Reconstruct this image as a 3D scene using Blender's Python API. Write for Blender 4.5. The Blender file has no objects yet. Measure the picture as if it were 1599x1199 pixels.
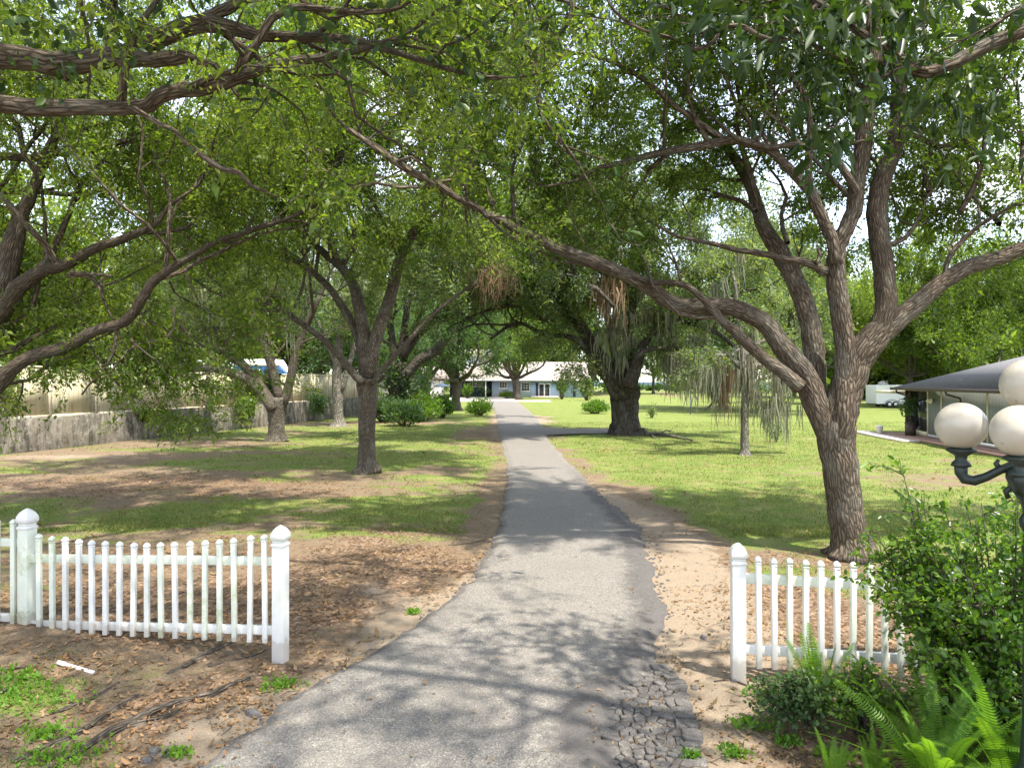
import bpy, math, random
import numpy as np
from mathutils import Vector, Matrix, Quaternion
C = bpy.context.scene.collection
F, H, CX, HY = 1100.0, 2.8, 799.5, 594.0      # focal length in photo pixels, eye height, centre column, horizon row
# ------------------------------------------------------------------ camera
cam = bpy.data.cameras.new('camera'); co = bpy.data.objects.new('camera', cam); C.objects.link(co)
co.location = (0, 0, H); co.rotation_euler = (math.radians(90), 0, 0)
cam.sensor_fit = 'HORIZONTAL'; cam.sensor_width = 36; cam.lens = 36 * F / 1599
cam.shift_y = -(599.5 - HY) / 1599; cam.clip_start = .05; cam.clip_end = 6000
bpy.context.scene.camera = co
# ------------------------------------------------------------------ light
SUN_EL, SUN_AZ = math.radians(66), math.radians(135)       # azimuth clockwise from +Y (ahead)
world = bpy.data.worlds.new('World'); bpy.context.scene.world = world; world.use_nodes = True
nt = world.node_tree; nt.nodes.clear()
def wn(t, **k):
    n = nt.nodes.new(t)
    for a, b in k.items(): setattr(n, a, b)
    return n
sky = wn('ShaderNodeTexSky', sky_type='NISHITA', sun_disc=False, sun_elevation=SUN_EL, sun_rotation=SUN_AZ)
sky.air_density = 1.0; sky.dust_density = .6; sky.ozone_density = 2.0
tc = wn('ShaderNodeTexCoord'); mp = wn('ShaderNodeMapping'); mp.inputs['Scale'].default_value = (1, 1, 2.2)
nz = wn('ShaderNodeTexNoise'); nz.inputs['Scale'].default_value = 3.2; nz.inputs['Detail'].default_value = 7; nz.inputs['Roughness'].default_value = .6
rp = wn('ShaderNodeValToRGB'); rp.color_ramp.elements[0].position = .47; rp.color_ramp.elements[1].position = .63
mx = wn('ShaderNodeMixRGB'); mx.inputs[2].default_value = (4.7, 4.85, 5.4, 1)
bg = wn('ShaderNodeBackground'); bg.inputs['Strength'].default_value = .15
wo = wn('ShaderNodeOutputWorld')
L = nt.links.new
L(tc.outputs['Generated'], mp.inputs[0]); L(mp.outputs[0], nz.inputs['Vector']); L(nz.outputs['Fac'], rp.inputs[0])
L(rp.outputs[0], mx.inputs[0]); L(sky.outputs[0], mx.inputs[1]); hsv = wn('ShaderNodeHueSaturation'); hsv.inputs['Saturation'].default_value = .60
L(mx.outputs[0], hsv.inputs['Color']); L(hsv.outputs[0], bg.inputs[0]); L(bg.outputs[0], wo.inputs[0])
sl = bpy.data.lights.new('sun', 'SUN'); sl.energy = 3.2; sl.angle = math.radians(.9); sl.color = (1, .93, .82)
so = bpy.data.objects.new('sun', sl); C.objects.link(so)
sd = Vector((math.sin(SUN_AZ) * math.cos(SUN_EL), math.cos(SUN_AZ) * math.cos(SUN_EL), math.sin(SUN_EL)))
so.rotation_euler = sd.to_track_quat('Z', 'Y').to_euler(); so.location = (0, 0, 40)
sc = bpy.context.scene
sc.view_settings.view_transform = 'Standard'; sc.view_settings.look = 'None'
sc.view_settings.exposure = 1.88; sc.view_settings.gamma = 1
sc.cycles.max_bounces = 7; sc.cycles.diffuse_bounces = 4; sc.cycles.transmission_bounces = 5; sc.cycles.glossy_bounces = 2
sc.cycles.transparent_max_bounces = 4; sc.cycles.sample_clamp_indirect = 6
sc.cycles.use_denoising = True
# ------------------------------------------------------------------ helpers
def at(px, py, Y): return np.array(((px - CX) / F * Y, Y, H - (py - HY) / F * Y))
def gp(px, py, z=0.0):
    Y = (H - z) * F / (py - HY); return np.array(((px - CX) / F * Y, Y, z))
rng = np.random.default_rng(7)
def _h(ix, iy, s):
    n = (ix * 374761393 + iy * 668265263 + s * 1442695041) & 0xffffffff
    n = ((n ^ (n >> 13)) * 1274126177) & 0xffffffff
    return ((n ^ (n >> 16)) & 0xffff) / 65535.0
def vnoise(x, y, s=0):
    x = np.asarray(x, float); y = np.asarray(y, float)
    ix = np.floor(x).astype(np.int64); iy = np.floor(y).astype(np.int64); fx = x - ix; fy = y - iy
    fx = fx * fx * (3 - 2 * fx); fy = fy * fy * (3 - 2 * fy)
    a = _h(ix, iy, s); b = _h(ix + 1, iy, s); c = _h(ix, iy + 1, s); d = _h(ix + 1, iy + 1, s)
    return (a * (1 - fx) + b * fx) * (1 - fy) + (c * (1 - fx) + d * fx) * fy
def fbm(x, y, s=0, o=4):
    t = 0; a = .5
    for k in range(o): t = t + a * vnoise(x * 2**k, y * 2**k, s + k); a *= .5
    return t / (1 - .5**o)
def sm(a, b, x):
    t = np.clip((x - a) / (b - a), 0, 1); return t * t * (3 - 2 * t)
def mesh(name, V, Fc, mat, parent=None, smooth=False, attrs=None, mats=None):
    """V (n,3); Fc list of arrays (m,k)"""
    me = bpy.data.meshes.new(name); V = np.asarray(V, np.float32).reshape(-1, 3)
    if not isinstance(Fc, list) or (len(Fc) and not hasattr(Fc[0], 'ndim')): Fc = [np.array([f]) for f in Fc] if isinstance(Fc, list) else [Fc]
    Fc = [np.asarray(f, np.int32) for f in Fc if len(f)]
    me.vertices.add(len(V)); me.vertices.foreach_set('co', V.ravel())
    cnt = np.concatenate([np.full(len(f), f.shape[1], np.int32) for f in Fc]); vi = np.concatenate([f.ravel() for f in Fc])
    me.loops.add(len(vi)); me.loops.foreach_set('vertex_index', vi)
    me.polygons.add(len(cnt)); st = np.zeros(len(cnt), np.int32); st[1:] = np.cumsum(cnt)[:-1]
    me.polygons.foreach_set('loop_start', st); me.polygons.foreach_set('loop_total', cnt)
    if smooth: me.polygons.foreach_set('use_smooth', np.ones(len(cnt), bool))
    me.update(calc_edges=True)
    for k, (typ, dom, arr) in (attrs or {}).items():
        a = me.attributes.new(k, typ, dom); a.data.foreach_set('value' if typ == 'FLOAT' else 'vector', np.asarray(arr, np.float32).ravel())
    me.materials.append(mat)
    o = bpy.data.objects.new(name, me); C.objects.link(o)
    if parent: o.parent = parent; o.matrix_parent_inverse = Matrix.Translation(parent.location).inverted() if parent.rotation_euler.z == 0 else parent.matrix_basis.inverted()
    return o
def thing(name, label, cat, loc=(0, 0, 0), group=None):
    o = bpy.data.objects.new(name, None); C.objects.link(o); o.location = [float(v) for v in loc]; o.empty_display_size = .2
    o['label'] = label; o['category'] = cat
    if group: o['group'] = group
    return o
def tag(o, label, cat=None, group=None, kind=None):
    o['label'] = label
    if cat: o['category'] = cat
    if group: o['group'] = group
    if kind: o['kind'] = kind
    return o
def struct(o, label=None, kind='structure'):
    o['kind'] = kind
    if label: o['label'] = label
    return o
class MB:
    def __init__(s): s.V = []; s.F = []; s.n = 0; s.A = []
    def add(s, V, F_, A=None):
        V = np.asarray(V, float).reshape(-1, 3)
        for f in F_: s.F.append(np.asarray(f, np.int64) + s.n)
        s.V.append(V); s.n += len(V); s.A.append(A if A is not None else V * 0)
    def box(s, c, d, rz=0, tap=1.0, rot=None):
        hx, hy, hz = np.array(d) / 2.0
        v = np.array([(x * (tap if z > 0 else 1), y * (tap if z > 0 else 1), z) for z in (-hz, hz) for x, y in ((-hx, -hy), (hx, -hy), (hx, hy), (-hx, hy))])
        if rz: cz, sz = math.cos(rz), math.sin(rz); v = v @ np.array(((cz, sz, 0), (-sz, cz, 0), (0, 0, 1)))
        if rot is not None: v = v @ np.array(rot.to_matrix()).T
        s.add(v + np.array(c), [np.array(((0, 3, 2, 1), (4, 5, 6, 7), (0, 1, 5, 4), (1, 2, 6, 5), (2, 3, 7, 6), (3, 0, 4, 7)))])
        return s
    def bar(s, a, b, w, h):
        a = np.array(a, float); b = np.array(b, float); d = b - a; l = np.linalg.norm(d)
        q = Vector(d).to_track_quat('X', 'Z'); return s.box((a + b) / 2, (l, w, h), rot=q)
    def tube(s, P, R, n=8, cap=True, flare=0, ph=0.0, vk=0.0, wob=0.0):
        P = np.asarray(P, float); R = np.asarray(R, float); m = len(P)
        T = np.gradient(P, axis=0); T /= np.linalg.norm(T, axis=1)[:, None] + 1e-9
        ref = np.array((0., 0, 1.)) if abs(T[0][2]) < .9 else np.array((1., 0, 0))
        N = np.zeros_like(P); prev = ref - T[0] * np.dot(ref, T[0])
        for i in range(m):
            prev = prev - T[i] * np.dot(prev, T[i]); prev = prev / (np.linalg.norm(prev) + 1e-9); N[i] = prev
        B = np.cross(T, N); a = np.linspace(0, 2 * math.pi, n, endpoint=False) + ph
        rr = np.repeat(R[:, None], n, 1)
        al = np.concatenate(([0], np.cumsum(np.linalg.norm(np.diff(P, axis=0), axis=1)))) + vk
        if wob: rr = rr * (1 + wob * (vnoise(np.cos(a)[None] * 1.7 + 40 + ph, al[:, None] * 1.6 + np.sin(a)[None] * 1.7, 5) - .5) * 2)
        if flare:
            t = np.clip(1 - (P[:, 2] - P[0, 2]) / flare, 0, 1)[:, None] ** 3
            rr = rr * (1 + t * (.46 + .17 * np.cos(a * 5 + 1.3 + ph)[None] + .10 * np.cos(a * 3 + ph)[None]))
        V = P[:, None] + (np.cos(a)[None, :, None] * N[:, None] + np.sin(a)[None, :, None] * B[:, None]) * rr[..., None]
        i = np.arange(m - 1)[:, None] * n; j = np.arange(n)[None]; j2 = (j + 1) % n
        Fq = np.stack((i + j, i + j2, i + n + j2, i + n + j), -1).reshape(-1, 4)
        A = np.stack((np.cos(a)[None] * R.max() + al[:, None] * 0, np.sin(a)[None] * R.max() + al[:, None] * 0, np.repeat(al[:, None], n, 1)), -1).reshape(-1, 3)
        Fs = [Fq]
        if cap: Fs += [np.array([list(range(n))[::-1]]), np.array([list(range((m - 1) * n, m * n))])]
        s.add(V.reshape(-1, 3), Fs, A); return s
    def lathe(s, c, prof, n=24, cap=True):
        prof = np.array(prof, float); a = np.linspace(0, 2 * math.pi, n, endpoint=False); m = len(prof)
        V = np.stack((np.cos(a)[None] * prof[:, :1], np.sin(a)[None] * prof[:, :1], np.repeat(prof[:, 1:2], n, 1)), -1).reshape(-1, 3) + np.array(c)
        i = np.arange(m - 1)[:, None] * n; j = np.arange(n)[None]; j2 = (j + 1) % n
        Fs = [np.stack((i + j, i + j2, i + n + j2, i + n + j), -1).reshape(-1, 4)]
        if cap: Fs += [np.array([list(range(n))[::-1]]), np.array([list(range((m - 1) * n, m * n))])]
        s.add(V, Fs); return s
    def poly(s, pts): s.add(pts, [np.array([list(range(len(pts)))])]); return s
    def prism(s, pts, d):
        """closed polygon pts extruded by vector d"""
        pts = np.array(pts, float); n = len(pts); V = np.concatenate((pts, pts + np.array(d)))
        s.add(V, [np.array([list(range(n))[::-1]]), np.array([list(range(n, 2 * n))]), np.array([(i, (i + 1) % n, n + (i + 1) % n, n + i) for i in range(n)])]); return s
    def build(s, name, mat, parent=None, smooth=False, bark=False):
        by = {}
        for f in s.F: by.setdefault(f.shape[1], []).append(f)
        return mesh(name, np.concatenate(s.V), [np.concatenate(x) for x in by.values()], mat, parent, smooth,
                    {'bk': ('FLOAT_VECTOR', 'POINT', np.concatenate(s.A))} if bark else None)
def bevel(o, w=.004, seg=2):
    m = o.modifiers.new('bevel', 'BEVEL'); m.width = w; m.segments = seg; m.limit_method = 'ANGLE'; return o
# ------------------------------------------------------------------ materials
class NM:
    def __init__(s, name):
        s.m = bpy.data.materials.new(name); s.m.use_nodes = True; s.t = s.m.node_tree; s.t.nodes.clear()
        s.out = s.n('ShaderNodeOutputMaterial')
    def n(s, t, **k):
        n = s.t.nodes.new(t)
        for a, b in k.items():
            if a.startswith('_'): n.inputs[a[1:].replace('_', ' ')].default_value = b
            else: setattr(n, a, b)
        return n
    def l(s, a, b): s.t.links.new(a, b)
    def coord(s, kind='Object', scale=(1, 1, 1), attr=None):
        c = s.n('ShaderNodeAttribute', attribute_name=attr).outputs['Vector'] if attr else s.n('ShaderNodeTexCoord').outputs[kind]
        if kind == 'World': pass
        m = s.n('ShaderNodeMapping'); m.inputs['Scale'].default_value = scale; s.l(c, m.inputs[0]); return m.outputs[0]
    def pos(s, scale=(1, 1, 1)):
        m = s.n('ShaderNodeMapping'); m.inputs['Scale'].default_value = scale; s.l(s.n('ShaderNodeNewGeometry').outputs['Position'], m.inputs[0]); return m.outputs[0]
    def noise(s, v, sc_, det=4, ro=.55):
        n = s.n('ShaderNodeTexNoise'); n.inputs['Scale'].default_value = sc_; n.inputs['Detail'].default_value = det; n.inputs['Roughness'].default_value = ro; s.l(v, n.inputs['Vector']); return n.outputs['Fac']
    def vor(s, v, sc_, feat='F1', out='Distance'):
        n = s.n('ShaderNodeTexVoronoi', feature=feat); n.inputs['Scale'].default_value = sc_; s.l(v, n.inputs['Vector']); return n.outputs[out]
    def ramp(s, f, stops):
        r = s.n('ShaderNodeValToRGB'); e = r.color_ramp.elements
        while len(e) < len(stops): e.new(.5)
        for i, (p, c) in enumerate(stops):
            e[i].position = p; e[i].color = tuple(c) + (1,) if hasattr(c, '__len__') else (c, c, c, 1)
        s.l(f, r.inputs[0]); return r.outputs[0]
    def mix(s, f, a, b, bt='MIX'):
        m = s.n('ShaderNodeMixRGB', blend_type=bt)
        for v, i in ((f, 0), (a, 1), (b, 2)):
            if hasattr(v, 'links') or hasattr(v, 'is_linked'): s.l(v, m.inputs[i])
            else: m.inputs[i].default_value = v if i == 0 else tuple(v) + (1,) if len(v) == 3 else v
        return m.outputs[0]
    def math(s, op, a, b=0.0, c=None, clamp=False):
        m = s.n('ShaderNodeMath', operation=op, use_clamp=clamp)
        for i, v in enumerate((a, b, c)):
            if v is None: continue
            if hasattr(v, 'is_linked'): s.l(v, m.inputs[i])
            else: m.inputs[i].default_value = v
        return m.outputs[0]
    def attr(s, nme): return s.n('ShaderNodeAttribute', attribute_name=nme).outputs['Fac']
    def done(s, col, rough=.8, bump=None, bs=.3, bd=.01, spec=.3, metal=0.0, **kw):
        p = s.n('ShaderNodeBsdfPrincipled'); p.inputs['Specular IOR Level'].default_value = spec; p.inputs['Metallic'].default_value = metal
        for v, i in ((col, 'Base Color'), (rough, 'Roughness')):
            if hasattr(v, 'is_linked'): s.l(v, p.inputs[i])
            else: p.inputs[i].default_value = v if i == 'Roughness' else tuple(v) + (1,)
        for k, v in kw.items(): p.inputs[k.replace('_', ' ')].default_value = v
        if bump is not None:
            b = s.n('ShaderNodeBump'); b.inputs['Strength'].default_value = bs; b.inputs['Distance'].default_value = bd; s.l(bump, b.inputs['Height']); s.l(b.outputs[0], p.inputs['Normal'])
        s.l(p.outputs[0], s.out.inputs[0]); s.p = p; return s.m
def plain(name, col, rough=.6, spec=.3, var=.12, sc_=6, metal=0.0, bump=0.0, dirt=None, dirt_amt=.5, splash=0):
    k = NM(name); v = k.coord(); f = k.noise(v, sc_, 6, .65)
    c = k.ramp(f, [(.3, [x * (1 - var) for x in col]), (.7, [min(1, x * (1 + var)) for x in col])])
    if dirt:
        d = k.ramp(k.noise(v, sc_ * .45, 8, .75), [(.5, 0), (.72, dirt_amt)]); c = k.mix(d, c, dirt)
    if splash:
        sp = k.n('ShaderNodeSeparateXYZ'); k.l(k.pos(), sp.inputs[0]); zz = k.math('ADD', sp.outputs[2], k.math('MULTIPLY', k.noise(k.pos(), 14, 5, .7), -.30)); c = k.mix(k.ramp(zz, [(.0, splash), (.05, 0)]), c, (.24, .17, .11))
    return k.done(c, rough, k.noise(v, sc_ * 8, 4) if bump else None, bump, .004, spec, metal)
def leafmat(name, cols, trans=.45, rough=.5, spec=.35, tint=(1.9, 1.85, .60)):
    """cols: list of 3-4 leaf colours, picked per leaf; thin leaves let light through"""
    k = NM(name); r = k.attr('rnd')
    n = len(cols); col = k.ramp(r, [(i / (n - 1) if n > 1 else 0, c) for i, c in enumerate(cols)])
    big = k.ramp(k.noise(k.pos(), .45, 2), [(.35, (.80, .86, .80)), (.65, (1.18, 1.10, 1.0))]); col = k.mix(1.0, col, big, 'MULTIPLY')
    p = k.n('ShaderNodeBsdfPrincipled'); p.inputs['Roughness'].default_value = rough; p.inputs['Specular IOR Level'].default_value = spec; k.l(col, p.inputs['Base Color'])
    t = k.n('ShaderNodeBsdfTranslucent'); tcx = k.mix(1.0, col, tint, 'MULTIPLY'); k.l(tcx, t.inputs[0])
    m = k.n('ShaderNodeMixShader'); m.inputs[0].default_value = trans; k.l(p.outputs[0], m.inputs[1]); k.l(t.outputs[0], m.inputs[2]); k.l(m.outputs[0], k.out.inputs[0])
    return k.m
def barkmat(name, dark, light, sc_=1.0, lichen=(.30, .31, .26), lam=.35, str_=1.0):
    k = NM(name); v = k.coord(attr='bk', scale=(1, 1, .22)); v2 = k.coord(attr='bk', scale=(1, 1, .6))
    rid = k.vor(v, 26 * sc_, 'DISTANCE_TO_EDGE'); wn_ = k.noise(v, 60 * sc_, 5, .7)
    hgt = k.math('ADD', k.math('MULTIPLY', k.math('MINIMUM', rid, .35), 2.2), k.math('MULTIPLY', wn_, .8))
    c = k.ramp(hgt, [(.15, [x * .32 for x in dark]), (.45, dark), (1.0, light)])
    c = k.mix(k.ramp(k.noise(v2, 3.0 * sc_, 5, .7), [(.50, 0), (.66, lam)]), c, lichen)
    c = k.mix(k.ramp(k.noise(v2, 7 * sc_, 5, .7), [(.56, 0), (.7, lam * .8)]), c, (.10, .115, .05))
    return k.done(c, .93, hgt, str_, .05 / sc_, .12)
M = {}
M['bark'] = barkmat('oak_bark', (.078, .060, .044), (.215, .172, .128), .85)
M['bark_mid'] = barkmat('bark_mid', (.085, .070, .055), (.20, .168, .132), 1.0)
M['bark_dark'] = barkmat('bark_dark', (.045, .037, .03), (.13, .112, .095), .6)
M['bark_pale'] = barkmat('bark_pale', (.17, .15, .125), (.36, .33, .28), .6)
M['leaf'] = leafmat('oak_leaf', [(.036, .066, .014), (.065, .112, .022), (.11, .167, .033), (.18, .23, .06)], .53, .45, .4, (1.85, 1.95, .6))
M['leaf_yel'] = leafmat('sunny_leaf', [(.045, .08, .018), (.085, .138, .026), (.14, .195, .04), (.21, .25, .065)], .53, .45, .4, (1.9, 1.95, .6))  # yellow-green leaf; sunlit brightness of background trees is put into the colour
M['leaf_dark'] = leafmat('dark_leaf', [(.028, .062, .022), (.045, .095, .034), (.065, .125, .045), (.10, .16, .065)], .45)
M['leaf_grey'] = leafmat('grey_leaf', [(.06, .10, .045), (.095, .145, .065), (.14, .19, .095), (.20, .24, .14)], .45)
M['leaf_big'] = leafmat('broad_leaf', [(.014, .032, .009), (.02, .045, .011), (.028, .062, .014), (.05, .09, .018)], .3, .42, .3)
M['leaf_shrub'] = leafmat('shrub_leaf', [(.03, .075, .02), (.065, .145, .024), (.12, .22, .032), (.18, .30, .04)], .5, .35, .5)
M['fern'] = leafmat('fern_frond', [(.07, .15, .018), (.10, .21, .025), (.14, .28, .03), (.10, .21, .025)], .45, .45)
M['moss'] = leafmat('hanging_moss', [(.17, .18, .14), (.22, .23, .18), (.29, .29, .235), (.20, .19, .145)], .35, .9, .1, (1.1, 1.1, .9))
M['moss_rust'] = leafmat('rusty_moss', [(.16, .10, .06), (.24, .16, .10), (.30, .21, .15), (.2, .17, .13)], .3, .9, .1, (1.1, 1.05, .9))
M['leaf_dead'] = leafmat('dead_leaf', [(.14, .08, .042), (.21, .13, .07), (.29, .20, .12), (.10, .068, .045)], .2, .7, .2)
M['blade'] = leafmat('grass_blade', [(.075, .12, .025), (.12, .175, .032), (.18, .225, .055), (.30, .28, .13)], .35, .6, .35, (1.4, 1.4, .7))
M['white'] = plain('white_vinyl', (.70, .70, .68), .35, .5, .03, 3, dirt=(.40, .44, .28), dirt_amt=.38, splash=.38)
M['algae'] = plain('algae_vinyl', (.66, .69, .60), .5, .4, .06, 5, dirt=(.22, .29, .10), dirt_amt=.85, splash=.45)
M['white_paint'] = plain('white_paint', (.78, .78, .76), .5, .4, .04, 2)
M['pipe'] = plain('pipe_white', (.82, .83, .82), .3, .5, .05, 4, dirt=(.4, .35, .25), dirt_amt=.4)
# ------------------------------------------------------------------ ground
LE = np.array([gp(*p)[:2] for p in [(250, 1260), (305, 1199), (372, 1150), (440, 1100), (490, 1066), (545, 1040), (600, 1006), (625, 988), (666, 955), (702, 930), (736, 905), (753, 875), (770, 845), (784, 808), (788, 775), (794, 742), (790, 715), (783, 690), (778, 668), (774, 645), (768, 632), (757, 625)]])
RE = np.array([gp(*p)[:2] for p in [(965, 1260), (955, 1199), (948, 1150), (950, 1105), (978, 1066), (1022, 1035), (1034, 1010), (1036, 975), (1033, 940), (1024, 895), (1010, 850), (994, 822), (966, 797), (945, 778), (928, 760), (906, 738), (886, 718), (868, 700), (857, 686), (850, 670), (840, 655), (826, 641), (812, 630), (802, 624)]])
def edges(y):
    xl = np.interp(y, LE[:, 1], LE[:, 0]); xr = np.interp(y, RE[:, 1], RE[:, 0])
    lo = y < LE[0, 1]
    xl = np.where(lo, LE[0, 0] + (y - LE[0, 1]) * 1.05, xl); return xl, xr
def in_path(x, y):   # side path leading right, behind the big oak
    return (x > 1.5) & (x < 60) & (np.abs(y - (38.6 + .02 * (x - 5) + .5 * np.sin(x * .3))) < 1.7)
def gz(x, y):
    xl, xr = edges(y); d = np.where(x < xl, xl - x, np.where(x > xr, x - xr, 0.0))
    h = (fbm(x * .35, y * .35, 3, 3) - .5) * .16 + (fbm(x * 2.2, y * 2.2, 9, 3) - .5) * .045
    near = sm(60, 25, y)
    h = h * sm(0, 1.6, d) * near + (fbm(x * 6, y * 6, 21, 3) - .5) * .03 * sm(16, 8, y) * sm(0.02, .3, d)
    left = sm(0, 3, xl - x) * .06 * sm(40, 20, y)
    return h + left - .045
def gauss(x, y, L_):
    t = 0
    for cx, cy, rx, ry, w in L_: t = t + w * np.exp(-((x - cx) / rx) ** 2 - ((y - cy) / ry) ** 2)
    return t
BROWN = [(-11, 19, 5.5, 2.6, .9), (-6, 18, 3.5, 1.8, .6), (-2.0, 10.6, 1.6, 2.6, .9), (-5.5, 11.0, 3.5, 1.6, .7), (-4, 8.2, 3, 1.4, .7), (3.6, 8.6, 1.4, 1.7, 1.0), (3.3, 11, 1.2, 2, .5),
         (4.6, 29, 2.0, 1.2, .9), (3.2, 16, 1.2, 2.6, .5), (-3, 5.5, 2.5, 1.8, .55), (3, 4.7, 2.2, 1.6, .8), (-9, 47, 8, 2.0, 1.0), (-5, 27, 4, 1.4, .5), (-13, 31, 4, 1.5, .4), (-1.6, 40, 2, 5, .7), (6.2, 37, 2.2, 1.6, .7), (5.7, 11.6, 1.6, 1.2, .6)]
SAND = [(-16, 25.5, 5, 2.2, .8), (-14, 34, 4, 4, .6), (-1.6, 9, .7, 1.6, .5), (-2.1, 9.6, 1.0, .9, .5), (2.5, 7.6, .8, 2.0, .75), (2.4, 11.5, .7, 2.5, .6), (2.3, 15, .7, 4, .5), (1.9, 5.2, .6, .8, .5), (-1.6, 5.6, .8, .7, .6), (-2.4, 5.8, 1.0, .5, .6), (-4.4, 5.2, .8, .7, .4),
        (1, 56, 4, 5, .9), (6, 49, 9, 2.2, .5), (-2, 36, 1.4, 6, .6), (12, 19, 5, 2.6, .5), (15, 24, 5, 3, .45), (-5.5, 10.2, 1.4, .5, .45), (-6, 13.5, 2, .5, .5), (-3.0, 13.8, 1.4, .7, .4)]
GREEN = [(-7.5, 14.2, 4, 1.7, .32), (-2.5, 14.5, 1.2, 2.2, .3), (-4.4, 6.1, 1.0, .45, .6), (-2.9, 4.75, .9, .35, .75), (-3.6, 5.1, .6, .4, .5), (-2.0, 7.0, .5, .5, .5), (-6, 25, 6, 3, .35), (5.6, 14, 3, 3, .35), (9, 30, 9, 12, .35), (12, 70, 40, 30, .5), (-6, 36, 3, 6, .3)]
def masks(x, y):
    xl, xr = edges(y); d = np.where(x < xl, xl - x, np.where(x > xr, x - xr, 0.0)); lf = x < xl
    g = np.where(lf, .585, .74) - sm(12, 5.5, y) * np.where(lf, .20, .38) + gauss(x, y, GREEN) - gauss(x, y, BROWN) * .5 - gauss(x, y, SAND) * .45
    w = np.where(lf, .55, 1.0)
    g = g - (.45 + .55 * sm(28, 9, y)) * sm(w * 1.7, w * .3, d) * (.35 + 1.2 * fbm(x * .7, y * .45, 62, 3)) + (fbm(x * .45, y * .8, 63, 4) - .5) * .95 + (fbm(x * 1.6, y * 3.2, 64, 4) - .5) * .75
    vv = fbm(x * .9, y * .5, 61, 3); w2 = w * (.55 + 1.1 * vv)
    s = sm(w2 * 1.5, w2 * .1, d) * (.55 + .4 * sm(20, 7, y)) * np.where(lf, .85, 1.0) + gauss(x, y, SAND) * .9 - .16 + (vv - .5) * .35
    l = gauss(x, y, BROWN) * .62 + .08 * sm(30, 8, y) + (fbm(x * .8, y * 1.3, 65, 4) - .5) * .9
    return g, s, l
xs = np.unique(np.concatenate((np.arange(-9, 7, .055), np.arange(-26, 30, .3), np.linspace(-120, 160, 100), np.linspace(-3000, 3000, 16))))
ys = np.unique(np.concatenate((np.arange(3.5, 13, .055), np.arange(-6, 40, .2), np.arange(40, 130, 1.0), np.linspace(130, 500, 20), np.linspace(500, 4000, 8), [-300., -40.])))
GX, GY = np.meshgrid(xs, ys); GZ = gz(GX, GY); GZ = np.where((GX < -10.5) & (GX < -19.6 + (GY - 26.5) * .2262 - .25) & (GY > 5) & (GY < 150), np.where(GY < 150, -.05, GZ), GZ)
nx = len(xs); ii = np.arange(len(ys) - 1)[:, None] * nx; jj = np.arange(nx - 1)[None]
FQ = np.stack((ii + jj, ii + jj + 1, ii + nx + jj + 1, ii + nx + jj), -1).reshape(-1, 4)
mg, ms, ml = masks(GX, GY)
k = NM('ground_soil_grass'); P = k.pos()
n1 = k.noise(P, .8, 6, .6); n2 = k.noise(P, 5, 6, .65); n3 = k.noise(P, 38, 5, .7); n4 = k.noise(P, 2.2, 5, .7)
gc = k.ramp(n3, [(.28, (.055, .092, .018)), (.5, (.108, .165, .032)), (.72, (.20, .25, .07))])
gc = k.mix(k.ramp(n1, [(.35, 0), (.65, .55)]), gc, (.20, .21, .065))
gc = k.mix(k.ramp(k.noise(P, 1.7, 4), [(.48, 0), (.72, .5)]), gc, (.29, .23, .12))
dirt = k.ramp(n3, [(.25, (.095, .07, .045)), (.5, (.175, .132, .088)), (.75, (.30, .24, .17))])
dirt = k.mix(k.ramp(n2, [(.4, 0), (.7, .5)]), dirt, (.175, .12, .072))
sand = k.ramp(k.noise(P, 90, 3), [(.3, (.20, .16, .115)), (.7, (.31, .255, .19))]); sand = k.mix(k.ramp(n2, [(.4, 0), (.75, .5)]), sand, (.30, .21, .14))
lv = k.vor(P, 26, 'F1', 'Color'); lit = k.ramp(lv, [(.1, (.06, .04, .028)), (.45, (.145, .095, .06)), (.8, (.26, .18, .12)), (1, (.38, .29, .21))])
fs = k.ramp(k.math('ADD', k.math('ADD', k.attr('sand'), -.5), k.math('ADD', k.math('MULTIPLY', n2, .5), k.math('MULTIPLY', n4, .6))), [(.5, 0), (.68, 1)])
fl = k.ramp(k.math('ADD', k.math('ADD', k.attr('litter'), -.52), k.math('ADD', k.math('MULTIPLY', n3, .5), k.math('MULTIPLY', n2, .6))), [(.45, 0), (.62, .9)])
fg = k.ramp(k.math('ADD', k.math('ADD', k.attr('grass'), -.55), k.math('ADD', k.math('MULTIPLY', n3, .55), k.math('ADD', k.math('MULTIPLY', n2, .35), k.math('MULTIPLY', n4, .5)))), [(.62, 0), (.84, 1)])
col = k.mix(fl, dirt, lit); col = k.mix(fs, col, sand); col = k.mix(fg, col, gc)
M['ground'] = k.done(col, .95, k.math('ADD', k.math('MULTIPLY', n3, .6), n2), .9, .05, .1)
V = np.stack((GX, GY, GZ), -1).reshape(-1, 3)
struct(mesh('ground', V, FQ, M['ground'], smooth=True, attrs={'grass': ('FLOAT', 'POINT', mg), 'sand': ('FLOAT', 'POINT', ms), 'litter': ('FLOAT', 'POINT', ml)}), 'patchy lawn with bare sandy soil and leaf litter')
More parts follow.
